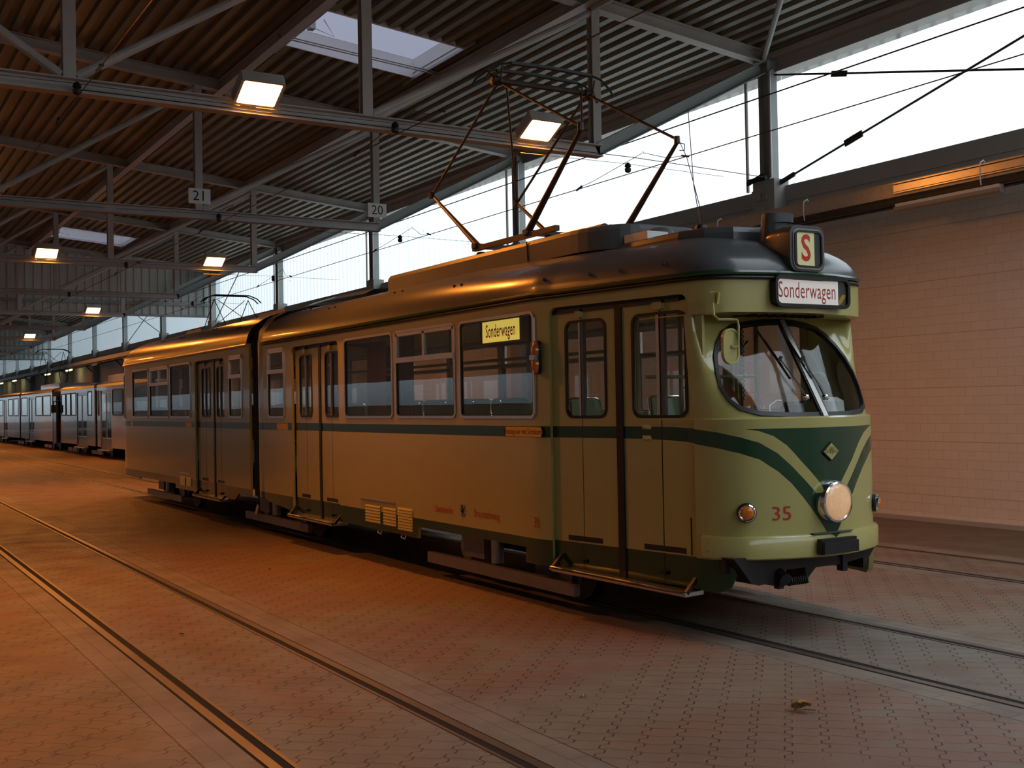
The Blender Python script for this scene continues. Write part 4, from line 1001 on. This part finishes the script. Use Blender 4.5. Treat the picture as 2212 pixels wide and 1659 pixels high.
MB().prism([(-9.495+u*.95, .742+v) for u, v in lion], sideo, .002, .0035).build("crest_beast", M_ink, CR, None)
def sticker(x0, x1, right, text):
    h = .042; z = 1.508; e = .03 if right else -.03
    P = [(x0, z-h), (x1, z-h), (x1+e, z), (x1, z+h), (x0, z+h)] if right else [(x0, z-h), (x1, z-h), (x1, z+h), (x0, z+h), (x0+e, z)]
    o = MB().prism(P, sideo, 0, .002).build("boarding_sticker", M_yellow, BODY)
    if text: text_mb(text, lambda u, v, d: sideo((x0+x1)/2+u, z+v, .002+d*.5), .066, .92, .002).build("sticker_lettering", M_ink, o, None)
sticker(-8.67, -8.09, True, "Einstieg nur mit Sichtkarte"); sticker(-14.68, -14.28, False, None); sticker(-19.22, -18.88, False, None); sticker(-23.3, -23.15, False, None)
# mirror
f3 = lambda u, v, d=0.: Vector((-6.02+d, -.815+u*1.0, 2.13+v))
A = [Vector(p) for p in ((-6.15, -.855, 2.46), (-6.12, -.875, 2.36), (-6.06, -.885, 2.325), (-6.03, -.80, 2.325), (-6.0, -.765, 2.32), (-5.99, -.762, 2.28), (-5.99, -.77, 2.12))]
MR = MB().tube(A, .0085, 8).bar((-6.16, -.85, 2.44), (-6.14, -.87, 2.53), .035, .035).bar((-6.15, -.83, 2.45), (-6.13, -.83, 2.53), .02, .05).build("wing_mirror", M_cream, TRAM)
Pm = rrect(-.08, .072, -.125, .13, .074, 8)
MB().prism(Pm, f3, -.012, .008).ring(Pm, inset(Pm, .014), f3, .008, .016).bar((-6.01, -.815, 2.13), (-5.985, -.77, 2.13), .02, .02).build("mirror_head", M_cream, MR)
MB().prism(inset(Pm, .008), f3, -.016, -.012).build("mirror_glass", M_chrome, MR)

# ---- louvres in the skirt
def louvre(x0, x1, z0, z1, n):
    o = MB().prism([(x0, z0), (x1, z0), (x1, z1), (x0, z1)], sideo, 0, .004).build("vent_grille", [M_cream], TRAM)
    m = MB()
    for k in range(n):
        z = z0+(k+.5)*(z1-z0)/n; m.add([sideo(x0, z+.012, .004), sideo(x1, z+.012, .004), sideo(x1, z-.010, .014), sideo(x0, z-.010, .014), sideo(x0, z-.014, .004), sideo(x1, z-.014, .004)], [(0, 1, 2, 3), (3, 2, 5, 4), (0, 3, 4), (1, 5, 2)])
    m.build("louvre_slats", M_cream, o)
louvre(-11.78, -11.38, .46, .66, 6); louvre(-11.30, -10.98, .46, .66, 6); louvre(-10.93, -10.58, .44, .68, 8)
louvre(-19.62, -19.32, .47, .62, 6); louvre(-19.24, -18.95, .47, .62, 6)
MB().bar(sideo(-11.92, .715, .008), sideo(-11.0, .715, .008), .012, .016).build("drip_rail", M_alu, TRAM); MB().bar(sideo(-19.72, .68, .008), sideo(-19.0, .68, .008), .012, .016).build("drip_rail", M_alu, TRAM)
for x in (-11.5, -10.9): MB().tube([(x, -1.05, .42), (x+.03, -1.1, .36), (x+.12, -1.1, .35), (x+.12, -1.08, .41)], .008, 6).build("skirt_hook", M_alu, TRAM)

# ---- underframe, bogies, coupler
MB().box(-23.8, -15.9, -.98, .98, .60, .88).box(-15.2, -6.5, -.80, .80, .60, .88).box(-15.2, -8.2, -1.0, 1.0, .60, .88).build("underframe", M_under, TRAM)
def bogie(cx, w):
    o = MB().box(cx-.95, cx+.95, -.62, .62, .34, .58).build("bogie", M_under, TRAM)
    for dx in (-.9, .9):
        for sy in (-1, 1):
            MB().lathe([(.10, .02), (.32, .03), (.325, .10), (.328, .105), (.325, .13), (.1, .14)], (cx+dx, sy*.6-.07 if sy < 0 else sy*.6-.07, .335), 'y', 30).build("wheel", M_black, o)
            MB().lathe([(.04, -.12), (.06, -.115), (.10, -.10), (.135, -.095), (.14, -.05), (.13, 0)], (cx+dx, sy*.66, .315), 'y', 24).build("hub", M_zinc, o) if sy < 0 else None
    for sy in (-1, 1): MB().box(cx-w[0], cx+w[1], sy*.99-.03, sy*.99+.03, .145, .25).build("brake_beam", M_beam, o)
    MB().box(cx-.65, cx-.25, -.93, -.86, .27, .52).build("cover_plate", M_beam, o)
    MB().tube([(cx-.08, -.88, .25), (cx-.08, -.88, .55)], .06, 12).build("damper", M_zinc, o)
    MB().box(cx+.55, cx+1.2, -.86, -.8, .2, .5).lathe([(.09, -.04), (.09, .02), (.03, .03)], (cx+1.2, -.92, .30), 'y', 16).build("sand_box", M_dial, o)
    return o
bogie(-9.15, (1.27, 1.4)); bogie(-15.3, (1.05, 1.5)); bogie(-21.2, (1.15, 1.3))
MB().bar((-15.8, -1.04, .24), (-15.7, -1.04, .37), .07, .02, (0, 1, 0)).build("brake_link", M_alu, TRAM)
f4 = lambda x: (lambda u, v, d: Vector((x+d, u, v)))
b = MB()
b.prism([(-.80, .62), (-.72, .53), (-.644, .435), (-.564, .41), (-.50, .415), (-.50, .62)], f4(-6.1), -.30, .05)
b.prism([(.52, .62), (.52, .44), (.56, .49), (.66, .60)], f4(-6.1), -.25, .05)
b.box(-6.7, -6.16, -.78, .60, .50, .61); b.prism([(-.50, .62), (-.50, .42), (-.36, .38), (-.30, .50), (-.10, .50), (-.10, .415), (-.08, .415), (.01, .49), (.27, .49), (.52, .52), (.52, .62)], f4(-6.05), -.2, -.0)
b.build("front_apron", M_black, TRAM)
K = MB().tube([(-6.6, -.33, .47), (-6.05, -.36, .47), (-5.98, -.37, .44)], .05, 10).bar((-6.05, -.37, .37), (-6.05, -.37, .50), .05, .05).build("coupler", M_black, TRAM)
MB().bar((-6.06, .30, .44), (-6.06, .30, .60), .06, .05).build("hose_bracket", M_black, TRAM)
sp = [(-6.04, -.30+.022*k/8, .42+.032*math.sin(2*PI*k/8)) for k in range(0, 72)]
MB().tube([(x+.03*math.cos(2*PI*k/8), y, z) for k, (x, y, z) in enumerate(sp)], .009, 5).build("coupler_spring", M_black, K)

# ---- pantograph
def lerp3(a, c, k): return tuple(a[i]+(c[i]-a[i])*k for i in range(3))
PG = MB().bar((-10.16, -.55, 3.365), (-8.6, -.55, 3.365), .05, .05).bar((-10.16, .55, 3.365), (-8.6, .55, 3.365), .05, .05).bar((-10.1, -.6, 3.39), (-10.1, .6, 3.39), .06, .05).bar((-9.1, -.6, 3.39), (-9.1, .6, 3.39), .06, .05)
for x in (-10.1, -8.8):
    for y in (-.5, .5): PG.lathe([(.05, 0), (.055, .02), (.04, .04)], (x, y, 3.29), 'z', 12)
PG = PG.build("pantograph", M_pant, TRAM)
kn = {}
for (fxx, kx, kz) in ((-10.06, -11.08, 4.08), (-9.13, -8.17, 4.2)):
    for y in (-.55, .55):
        MB().tube([(fxx, y, 3.38), lerp3((fxx, y, 3.38), (kx, y, kz), .5), (kx, y, kz)], [.036, .028, .018] if kx > -9 else [.034, .024, .017], 10).build("lower_arm", M_pant, PG)
        MB().tube([(kx, y-.02, kz-.035), (kx, y-.02, kz+.035)], .028, 8).tube([(kx+.02, y, kz-.03), (kx+.07, y+.01, kz-.05), (kx+.07, y+.01, kz-.11), (kx+.01, y, kz-.10)], .005, 5).build("knee_joint", M_pant, PG)
        kn[(kx, y)] = (kx, y, kz)
hL, hR = (-9.66, -.52, 4.99), (-9.66, .56, 5.0)
for a, c in (((-11.08, -.55), hL), ((-11.08, .55), hR), ((-8.17, -.55), hL), ((-8.17, .55), hR)):
    MB().tube([kn[a], c], .014, 8).build("upper_arm", M_pant, PG)
for a, c in (((-11.08, .55), (-9.7, -.40, 4.98)), ((-8.17, -.55), (-9.62, .46, 4.99))):
    MB().tube([kn[a], c], .012, 8).build("cross_stay", M_pant, PG)
MB().tube([(-9.66, -.60, 5.0), (-9.66, .64, 5.01)], .030, 10).build("head_shaft", M_pant, PG)
for y in (-.54, .58): MB().lathe([(.03, -.06), (.05, -.05), (.05, .05), (.03, .06)], (-9.66, y, 5.0), 'y', 12).tube([(-9.78, y, 5.12), (-9.74, y, 5.0), (-9.66, y, 4.94), (-9.58, y, 5.0), (-9.54, y, 5.12)], .010, 6).build("head_spring", M_pant, PG)
for x in (-9.80, -9.52):
    MB().bar((x, -.46, 5.15), (x, .0, 5.165), .045, .028).bar((x, .0, 5.165), (x, .52, 5.155), .045, .028).build("contact_strip", M_black, PG)
    MB().tube([(x, -.46, 5.15), (x, -.58, 5.12), (x, -.70, 5.03), (x, -.74, 4.96)], .012, 6).build("horn", M_black, PG)
    MB().tube([(x, .52, 5.155), (x, .64, 5.13), (x, .76, 5.04), (x, .80, 4.97)], .012, 6).build("horn", M_black, PG)
MB().tube([(-9.3, .1, 3.42), (-8.75, .1, 3.42)], .055, 12).tube([(-8.75, .1, 3.42), (-8.65, .1, 3.42)], .03, 10).build("raising_spring", M_black, PG)
MB().tube([(-8.17, .55, 4.2), (-8.0, .5, 4.0), (-7.3, .1, 3.2)], .004, 5).build("pantograph_rope", M_wire, PG)

# ---- inside
MB().box(-24.1, -15.9, -1.0, 1.0, .88, .92).box(-15.2, -8.2, -1.03, 1.03, .88, .92).box(-8.2, -6.4, -.78, .82, .88, .92).build("cabin_floor", M_dial, TRAM)
b = MB(); PC = [(-1.0, 2.575), (-.9, 2.63), (-.5, 2.68), (0, 2.70), (.5, 2.68), (.9, 2.63), (1.0, 2.575)]
b.grid(lambda x, p: (x, p[0]*(1 if x < -8.2 else .76), p[1]), [-24, -15.9], PC); b.grid(lambda x, p: (x, p[0]*(1 if x < -8.2 else .80), p[1]), [-15.2, -8.25, -7.3, -6.5], PC)
CE = b.build("cabin_ceiling", M_ceil, TRAM)
for k in range(7): MB().box(-9-2*k-.5, -9-2*k+.5, -.12, .12, 2.66, 2.69).build("ceiling_lamp", M_tubeoff, CE)
def seat(x, y, rz, w=.42):
    T = Matrix.Translation((x, y, 0)) @ Matrix.Rotation(rz, 4, 'Z')
    b = MB(); g = lambda u, v: T @ Vector((-.20-.10*v+.03*math.cos(PI*u/2)*0 - .03*(1-u*u), u*w/2*(1-.08*v*v), 1.34+.44*v))
    U, V = [-1+.2*k for k in range(11)], [0, .25, .5, .75, .95, 1.]
    b.grid(g, U, V); b.grid(lambda u, v: g(u, v)+T.to_3x3() @ Vector((-.03, 0, 0)), U, V)
    o = b.build("passenger_seat", M_seat, TRAM)
    m = MB(); m.grid(lambda u, v: T @ Vector((-.20+.42*v, u*w/2, 1.34+.03*math.sin(PI*v)-.02*(1-u*u))), U, V); m.grid(lambda u, v: T @ Vector((-.20+.42*v, u*w/2, 1.30)), U, V); m.build("seat_cushion", M_seat, o)
    MB().tube([T @ Vector(p) for p in ((-.32, -w/2, 1.6), (-.335, -w/2, 1.775), (-.335, -w/2+.05, 1.80), (-.335, w/2-.05, 1.80), (-.335, w/2, 1.775), (-.32, w/2, 1.6))], .012, 8).build("grab_rail", M_chrome, o)
    MB().tube([T @ Vector((0, 0, .92)), T @ Vector((0, 0, 1.31))], .03, 8).build("seat_leg", M_chrome, o)
for x in (-8.75, -9.45, -10.15, -10.9, -11.6, -14.75):
    for y in (-.80,): seat(x, y, 0)
for x in (-7.6, -8.4, -9.1, -9.8, -10.5, -11.2, -11.9, -12.6, -13.4, -14.2): seat(x, .78 if x < -8 else .6, 0)
for x in (-16.6, -19.2, -19.9, -20.6, -21.3, -22., -22.7): seat(x, -.80, PI); seat(x-.2, .78, PI)
for x, y in ((-9.35, -.42), (-8.15, .50), (-10.9, -.45), (-10.4, .5), (-12.3, -.6), (-12.2, .4), (-13.2, -.85), (-7.4, .45), (-7.22, -.72), (-16.9, -.5), (-17.75, -.8), (-19.6, .4), (-21, -.4), (-14.3, .3)):
    MB().tube([(x, y, .92), (x, y, 2.66)], .020, 8).build("grab_pole", M_pole, TRAM)
for y in (-.5, .5): MB().tube([(-15., y, 2.2), (-7.9, y*.9, 2.2)], .016, 8).build("handrail", M_pole, TRAM)
def curtain(x0, x1, y):
    MB().grid(lambda k, z: (x0+(x1-x0)*k/24, y+.025*math.sin(k*1.55)+.03*abs(z-2.0), z), range(25), [1.66, 2.0, 2.5]).build("curtain", M_curtain, TRAM)
curtain(-12.15, -11.62, -.90); curtain(-10.95, -10.78, -.98); curtain(-11.15, -10.98, -.98); curtain(-21.5, -20.6, -.85); curtain(-20.2, -19.5, -.9)
# side route sign in the third window
f5 = lambda u, v, d=0.: Vector((-8.975+u*.93, -.955-d, 2.435+v))
SD = MB().box(-9.37, -8.58, -.95, -.80, 2.31, 2.56).prism([(-.95, 2.31), (-.95, 2.58), (-.70, 2.58), (-.80, 2.31)], lambda u, v, d: Vector((d, u, v)), -8.58, -8.49).build("side_route_sign", M_under, TRAM)
MB().prism([(-.36, -.10), (.36, -.10), (.36, .10), (-.36, .10)], f5, 0, .002).build("sign_roll", M_sidelit, SD)
text_mb("Sonderwagen", lambda u, v, d: f5(u, .0+v, .0025+d), .172, .60, .001, spacing=1.04, bold=.002).build("lettering", M_red, SD, None)
# cab: seat, desk, column, controller
DS = MB(); T = Matrix.Translation((-6.80, -.22, 0))
pb = [(-.27, 1.40), (.25, 1.40), (.24, 1.62), (.17, 1.80), (.10, 1.86), (-.20, 1.86), (-.26, 1.80)]
DS.prism(pb, lambda u, v, d: T @ Vector((-.02+d-.18*(v-1.4), u, v)), 0, .09); DS.box(-6.82, -6.4, -.46, .02, 1.33, 1.43)
DS = DS.build("driver_seat", M_redseat, TRAM); MB().tube([(-6.62, -.22, .92), (-6.62, -.22, 1.34)], .05, 10).build("seat_column", M_black, DS); MB().tube([(-6.9, -.5, 1.55), (-6.92, -.5, 1.85), (-6.92, -.40, 1.88)], .012, 6).build("seat_rail", M_alu, DS)
b = MB().box(-6.38, -6.08, -.60, .62, 1.48, 1.60).box(-6.30, -6.05, -.60, .62, .92, 1.48); DK = b.build("driver_desk", M_dial, TRAM)
MB().lathe([(.09, 0), (.09, .10), (.06, .13), (.02, .135)], (-6.30, .06, 1.60), 'z', 18).bar((-6.30, .06, 1.72), (-6.22, .18, 1.73), .02, .02).tube([(-6.22, .18, 1.73), (-6.22, .18, 1.80)], .014, 8).build("controller", M_black, DK)
MB().tube([(-6.32, -.16, 1.6), (-6.34, -.15, 1.70), (-6.36, -.05, 1.74), (-6.36, .0, 1.735)], .010, 8).build("control_lever", M_alu, DK)
MB().tube([(-6.35, .12, 1.60), (-6.32, .12, 1.72)], .04, 12).lathe([(.05, 0), (.055, .04), (.03, .05)], (-6.34, .22, 1.60), 'z', 14).build("dial", M_black, DK)
m = MB(); m.box(-6.30, -6.2, -.20, -.08, 1.60, 1.615).box(-6.28, -6.18, -.02, .03, 1.60, 1.61); m.build("desk_tray", M_white, DK)
MB().box(-6.32, -6.22, -.17, -.11, 1.615, 1.64).box(-6.28, -6.20, .30, .36, 1.60, 1.63).build("red_cloth", M_trred, DK)
MB().tube([(-6.45, .62, 1.62), (-6.42, .60, 1.85), (-6.36, .48, 1.93), (-6.28, .30, 1.95), (-6.24, .18, 1.93)], .013, 8).build("desk_hood_rail", M_dial, DK)
MB().lathe([(.001, 0), (.10, .0), (.12, .02), (.11, .13), (.06, .16)], (-6.32, .48, 1.60), 'z', 18).build("fare_box", M_blue, DK)
co = [(-6.75+.008*math.cos(k*1.2), -.02+.008*math.sin(k*1.2), 2.42-.0075*k) for k in range(90)]
MB().tube(co, .004, 5).tube([(-6.78, -.08, 2.5), (-6.76, -.09, 2.3), (-6.74, -.03, 2.18), (-6.74, .02, 2.22)], .010, 8).build("telephone_cord", M_black, TRAM)
MB().tube([(-7.2, .55, .92), (-7.2, .55, 2.62)], .022, 8).tube([(-7.2, -.65, 1.95), (-7.2, .55, 1.95)], .015, 8).build("cab_partition_rail", M_pole, TRAM)
# crumpled paper lying on the driver's seat
b = MB(); rnd = random.Random(4)
gx = [[(rnd.uniform(-.02, .02), rnd.uniform(0, .07)) for _ in range(8)] for _ in range(8)]
b.grid(lambda i, j: (-6.62+.03*i+gx[i][j][0], -.40+.03*j+gx[j][i][0], 1.635+gx[i][j][1]+.10*math.exp(-((i-2)**2+(j-2)**2)/4)), range(8), range(8))
for p in ((-6.52, -.30),): b.prism([(-.09, -.1), (.09, -.1), (.09, .1), (-.09, .1)], lambda u, v, d: (p[0]+u, p[1]+v, d), 1.436, 1.63)
tag(b.build("crumpled_paper", M_paper, None, 20), "crumpled white paper lying on the red-brown driver seat", "paper", kind="thing")
# ------------------------------------------------------------------ the silver trams parked beyond
def modern_tram(xr, xf, artics, doors, wins, nose, lab, pant=None, boxes=()):
    """xr..xf rear to front along x, on the track beside the wall; near side at y=2.55"""
    yc, hw = 3.72, 1.17; t = thing("modern_tram", ((xr+xf)/2, yc, 0), lab, "tram", "silver trams parked beyond", "thing")
    ny = lambda x, z, d=0.: Vector((x, yc-hw-d, z)); fy = lambda x, z, d=0.: Vector((x, yc+hw+d, z))
    cuts = [xr] + artics + [xf]
    for a, c in zip(cuts[:-1], cuts[1:]):
        a2, c2 = a + (.25 if a != xr else 0), c - (.25 if c != xf else 0)
        if nose and c == xf: c2 -= 1.6
        b = MB(); H = [rrect(w0, w1, 1.62, 2.56, .06, 4) for w0, w1 in wins if a2 < w0 < c2]
        D = [[(d0, .2), (d1, .2), (d1, 2.55), (d0, 2.55)] for d0, d1 in doors if a2 < d0 < c2]
        sheet(b, [(a2, .42), (c2, .42), (c2, 2.72), (a2, 2.72)], H+D, [], lambda x, z: (x, yc-hw, z), .6, .04)
        sheet(b, [(a2, .42), (c2, .42), (c2, 2.72), (a2, 2.72)], [rrect(w0, w1, 1.62, 2.56, .06, 4) for w0, w1 in wins if a2 < w0 < c2], [], lambda x, z: (x, yc+hw, z), .8, -.04)
        if a == xr: b.box(xr, xr+.05, yc-hw, yc+hw, .42, 2.72)
        o = b.build("body_shell", M_trgrey, t, None, recalc=False)
        for w0, w1 in wins:
            if a2 < w0 < c2:
                P = rrect(w0, w1, 1.62, 2.56, .06, 4)
                q = MB().ring(inset(P, -.02), inset(P, .03), ny, -.01, .012).build("side_window", M_rubber, t); MB().prism(inset(P, .02), ny, -.012, -.004).build("glass_pane", M_glass, q)
        r = MB(); r.grid(lambda x, k: (x, yc-(hw+.02)*math.cos(k)**.8 if k < PI/2-1e-6 else yc+(hw+.02)*abs(math.cos(k))**.8, 2.70+.26*math.sin(k)**.7), [a2, c2], [PI*i/14 for i in range(15)])
        r.build("roof", M_roof, t)
    for x in artics: MB().box(x-.27, x+.27, yc-hw+.10, yc+hw-.1, .45, 2.85).build("bellows", M_rubber, t)
    for d0, d1 in doors:
        m = (d0+d1)/2; q = MB().box(d0, d1, yc-hw+.03, yc-hw+.07, .36, 2.55).build("folding_door", M_trdark, t)
        for a, c in ((d0+.10, m-.08), (m+.08, d1-.10)):
            MB().ring(rrect(a, c, .75, 2.45, .06, 3), inset(rrect(a, c, .75, 2.45, .06, 3), .03), lambda u, v, d: ny(u, v, d-.03), 0, .012).build("leaf_frame", M_alu, q); MB().prism(rrect(a, c, .75, 2.45, .06, 3), lambda u, v, d: ny(u, v, d-.03), 0, .004).build("door_glass", M_dglass, q)
        MB().box(d0-.05, d1+.05, yc-hw-.12, yc-hw+.05, .30, .34).build("door_step", M_alu, q)
    MB().box(xr+.3, xf-.6, yc-.95, yc+.95, .40, .80).build("underframe", M_under, t)
    for x in [xr+2.6] + artics + [xf-3.0]:
        o = MB().box(x-1.0, x+1.0, yc-.7, yc+.7, .12, .45).build("bogie", M_black, t)
        for dx in (-.85, .85): MB().lathe([(.1, -.05), (.32, -.05), (.32, .05), (.1, .05)], (x+dx, yc-.72, .33), 'y', 16).build("wheel", M_black, o)
        for dx in (-1.0, .1): MB().box(x+dx, x+dx+.9, yc-hw+.02, yc-hw+.06, .12, .26).build("brake_beam", M_beam, o)
    if nose:
        # tapered dark front with windscreen and red band
        Pn = [(xf-1.6, -hw), (xf-.5, -hw*.82), (xf-.12, -hw*.62), (xf, -hw*.3), (xf, hw*.3), (xf-.12, hw*.62), (xf-.5, hw*.82), (xf-1.6, hw)]
        def ring(z0, z1, m, nm, sc0=0., sc1=0.):
            b = MB(); b.grid(lambda i, k: (Pn[i][0]-(sc0 if k == 0 else sc1)*(1 if 0 < i < 7 else 0), yc+Pn[i][1], (z0, z1)[k]), range(8), range(2)); return b.build(nm, m, t, 40)
        ring(.42, .95, M_trdark, "nose_panel"); ring(.95, 1.45, M_trred, "nose_band", 0, .05); s = ring(1.45, 2.35, M_dglass, "windscreen", .05, .38); ring(2.35, 2.72, M_trdark, "brow", .38, .45)
        MB().box(xf-.42, xf-.36, yc-.5, yc+.5, 2.45, 2.65).build("destination_box", M_dial, t)
        b = MB(); b.grid(lambda i, k: (Pn[i][0]-(.45, .6, 1.4)[k]*(1 if 0 < i < 7 else 0), yc+Pn[i][1]*(1, .9, .1)[k], (2.72, 2.86, 2.95)[k]), range(8), range(3)); b.build("front_roof", M_roof, t)
        MB().tube([(xf-.55, yc-hw*.85, 2.3), (xf-.35, yc-hw-.15, 2.25), (xf-.35, yc-hw-.15, 1.9)], .03, 6).bar((xf-.35, yc-hw-.15, 1.75), (xf-.35, yc-hw-.15, 2.1), .04, .2).build("wing_mirror", M_black, t)
        m = MB().box(xf-1.45, xf-.75, yc-hw+.02, yc-hw+.12, .36, 2.5); m.build("front_door", M_trdark, t)
    for x0, x1, m in boxes:
        MB().box(x0, x1, yc-.85, yc+.85, 2.90, 3.14).build("roof_container", m, t)
    if pant:
        X = pant; P = MB().bar((X-.9, yc-.5, 3.05), (X+.9, yc-.5, 3.05), .05, .06).bar((X-.9, yc+.5, 3.05), (X+.9, yc+.5, 3.05), .05, .06).build("pantograph", M_black, t)
        for s in (-1, 1):
            for y in (yc-.5, yc+.5): MB().tube([(X+s*.45, y, 3.08), (X+s*1.4, y, 3.9)], .025, 8).tube([(X+s*1.4, y, 3.9), (X, y, 4.93)], .013, 6).build("pantograph_arm", M_black, P)
            MB().tube([(X+s*1.4, yc+s*.5, 3.9), (X, yc-s*.4, 4.92)], .010, 6).build("cross_stay", M_black, P)
        for x in (X-.14, X+.14):
            MB().tube([(x, yc-.85, 4.85), (x, yc-.72, 4.97), (x, yc-.5, 5.05), (x, yc+.5, 5.05), (x, yc+.72, 4.97), (x, yc+.85, 4.85)], .018, 8).build("contact_strip", M_black, P)
        MB().bar((X+1.0, yc-.2, 3.0), (X+1.05, yc-.2, 4.9), .12, .12, (0, 1, 0)).build("line_arrester", M_black, P) if False else None
    return t
modern_tram(-53.3, -27.5, [-45.6, -36.5], [(-49.5, -47.4), (-44.75, -42.8), (-34.5, -32.6)],
            [(-53.1, -52.1), (-51.95, -50.95), (-50.8, -49.7), (-47.2, -46.4), (-45.2, -44.95), (-42.6, -41.0), (-40.85, -39.2), (-39., -37.2), (-35.9, -34.8), (-32.3, -30.6), (-30.4, -28.6)], False,
            "silver articulated tram behind the cream tram's rear end, its pantograph showing above the roof", -32.1, ((-44.9, -40.2, M_trgrey), (-34.2, -33.6, M_hood), (-30.8, -29.0, M_hood)))
modern_tram(-78, -53.9, [-65.7], [(-72.4, -70.8), (-62.7, -60.9)],
            [(-77.5, -76.2), (-76, -74.6), (-74.4, -72.8), (-70.4, -68.6), (-68.2, -66.4), (-65.2, -63.2), (-60.4, -58.4), (-58.2, -56.0)], True,
            "silver tram with dark front and red band at the left edge of the picture", -51.5-10.9, ((-60.8, -55.5, M_trgrey),))

# ------------------------------------------------------------------ light, sky, camera
wd = bpy.data.worlds.new("overcast_sky"); SC.world = wd; wd.use_nodes = True; nt = wd.node_tree; nt.nodes.clear()
out = nt.nodes.new("ShaderNodeOutputWorld"); bg = nt.nodes.new("ShaderNodeBackground"); tc = nt.nodes.new("ShaderNodeTexCoord"); sx_ = nt.nodes.new("ShaderNodeSeparateXYZ"); rp = nt.nodes.new("ShaderNodeValToRGB"); mr = nt.nodes.new("ShaderNodeMapRange")
nt.links.new(tc.outputs["Generated"], sx_.inputs[0]); nt.links.new(sx_.outputs[2], mr.inputs[0]); mr.inputs[1].default_value = -1; mr.inputs[2].default_value = 1
nt.links.new(mr.outputs[0], rp.inputs[0]); e = rp.color_ramp.elements; e[0].position = .49; e[0].color = (.08, .08, .08, 1); e[1].position = .51; e[1].color = (.30, .33, .35, 1)
e = rp.color_ramp.elements.new(1.); e.color = (.88, .95, 1., 1)
nt.links.new(rp.outputs[0], bg.inputs[0]); bg.inputs[1].default_value = 6.5; nt.links.new(bg.outputs[0], out.inputs[0])
def portal(name, loc, rot, sx, sy):
    l = bpy.data.lights.new(name, 'AREA'); l.shape = 'RECTANGLE'; l.size = sx; l.size_y = sy; l.cycles.is_portal = True
    o = bpy.data.objects.new(name, l); o.location = loc; o.rotation_euler = rot; COL.objects.link(o)
for x0, x1 in ((-20, 8), (-60, -20)):
    portal("sky_portal", ((x0+x1)/2, 7.06, 6.1), (PI/2, 0, PI), x1-x0, 1.9)
portal("sky_portal", (XF+.15, -1.15, 6.15), (PI/2, 0, PI/2), 15.7, 2.3)
portal("sky_portal", (.75, 2.6, roof_z(.6)+.45), (0, 0, 0), 11.5, 4.0)
portal("sky_portal", (-75, YL-.25, 2.27), (PI/2, 0, 0), 108, .97)

cam = bpy.data.cameras.new("camera"); co = bpy.data.objects.new("camera", cam); COL.objects.link(co)
f_px, yaw, pitch, roll = 2433.1467, math.radians(31.26404576), math.radians(1.03142923), math.radians(-1.0630127)
cp, sp_ = math.cos(pitch), math.sin(pitch); cr_, sr_ = math.cos(roll), math.sin(roll)
fw = Vector((0, cp, sp_)); rt = Vector((1, 0, 0)); up = Vector((0, -sp_, cp))
r2_ = rt*cr_ + up*sr_; u2_ = -rt*sr_ + up*cr_
Bx = Vector((math.sin(yaw), -math.cos(yaw), 0)); By = Vector((math.cos(yaw), math.sin(yaw), 0))
W_ = lambda v: Vector((v.dot(Bx), v.dot(By), v.z))
r_, u_, b_ = W_(r2_), W_(u2_), -W_(fw)
co.matrix_world = Matrix(((r_.x, u_.x, b_.x, 0), (r_.y, u_.y, b_.y, -6.29), (r_.z, u_.z, b_.z, 1.75), (0, 0, 0, 1)))
cam.sensor_width = 36; cam.sensor_fit = 'HORIZONTAL'; cam.lens = 36*f_px/2212; cam.clip_start = .05; cam.clip_end = 400
SC.camera = co
vs_ = SC.view_settings; vs_.view_transform = 'Standard'; vs_.look = 'None'; vs_.exposure = 0.; vs_.gamma = 1.; vs_.use_curve_mapping = False
cy = SC.cycles; cy.use_denoising = True; cy.max_bounces = 7; cy.diffuse_bounces = 3; cy.glossy_bounces = 3; cy.transmission_bounces = 4; cy.transparent_max_bounces = 28
cy.caustics_reflective = False; cy.caustics_refractive = False; cy.sample_clamp_indirect = 4.; cy.use_adaptive_sampling = True; cy.adaptive_threshold = .035; cy.use_light_tree = False
try: cy.denoiser = 'OPENIMAGEDENOISE'
except Exception: pass
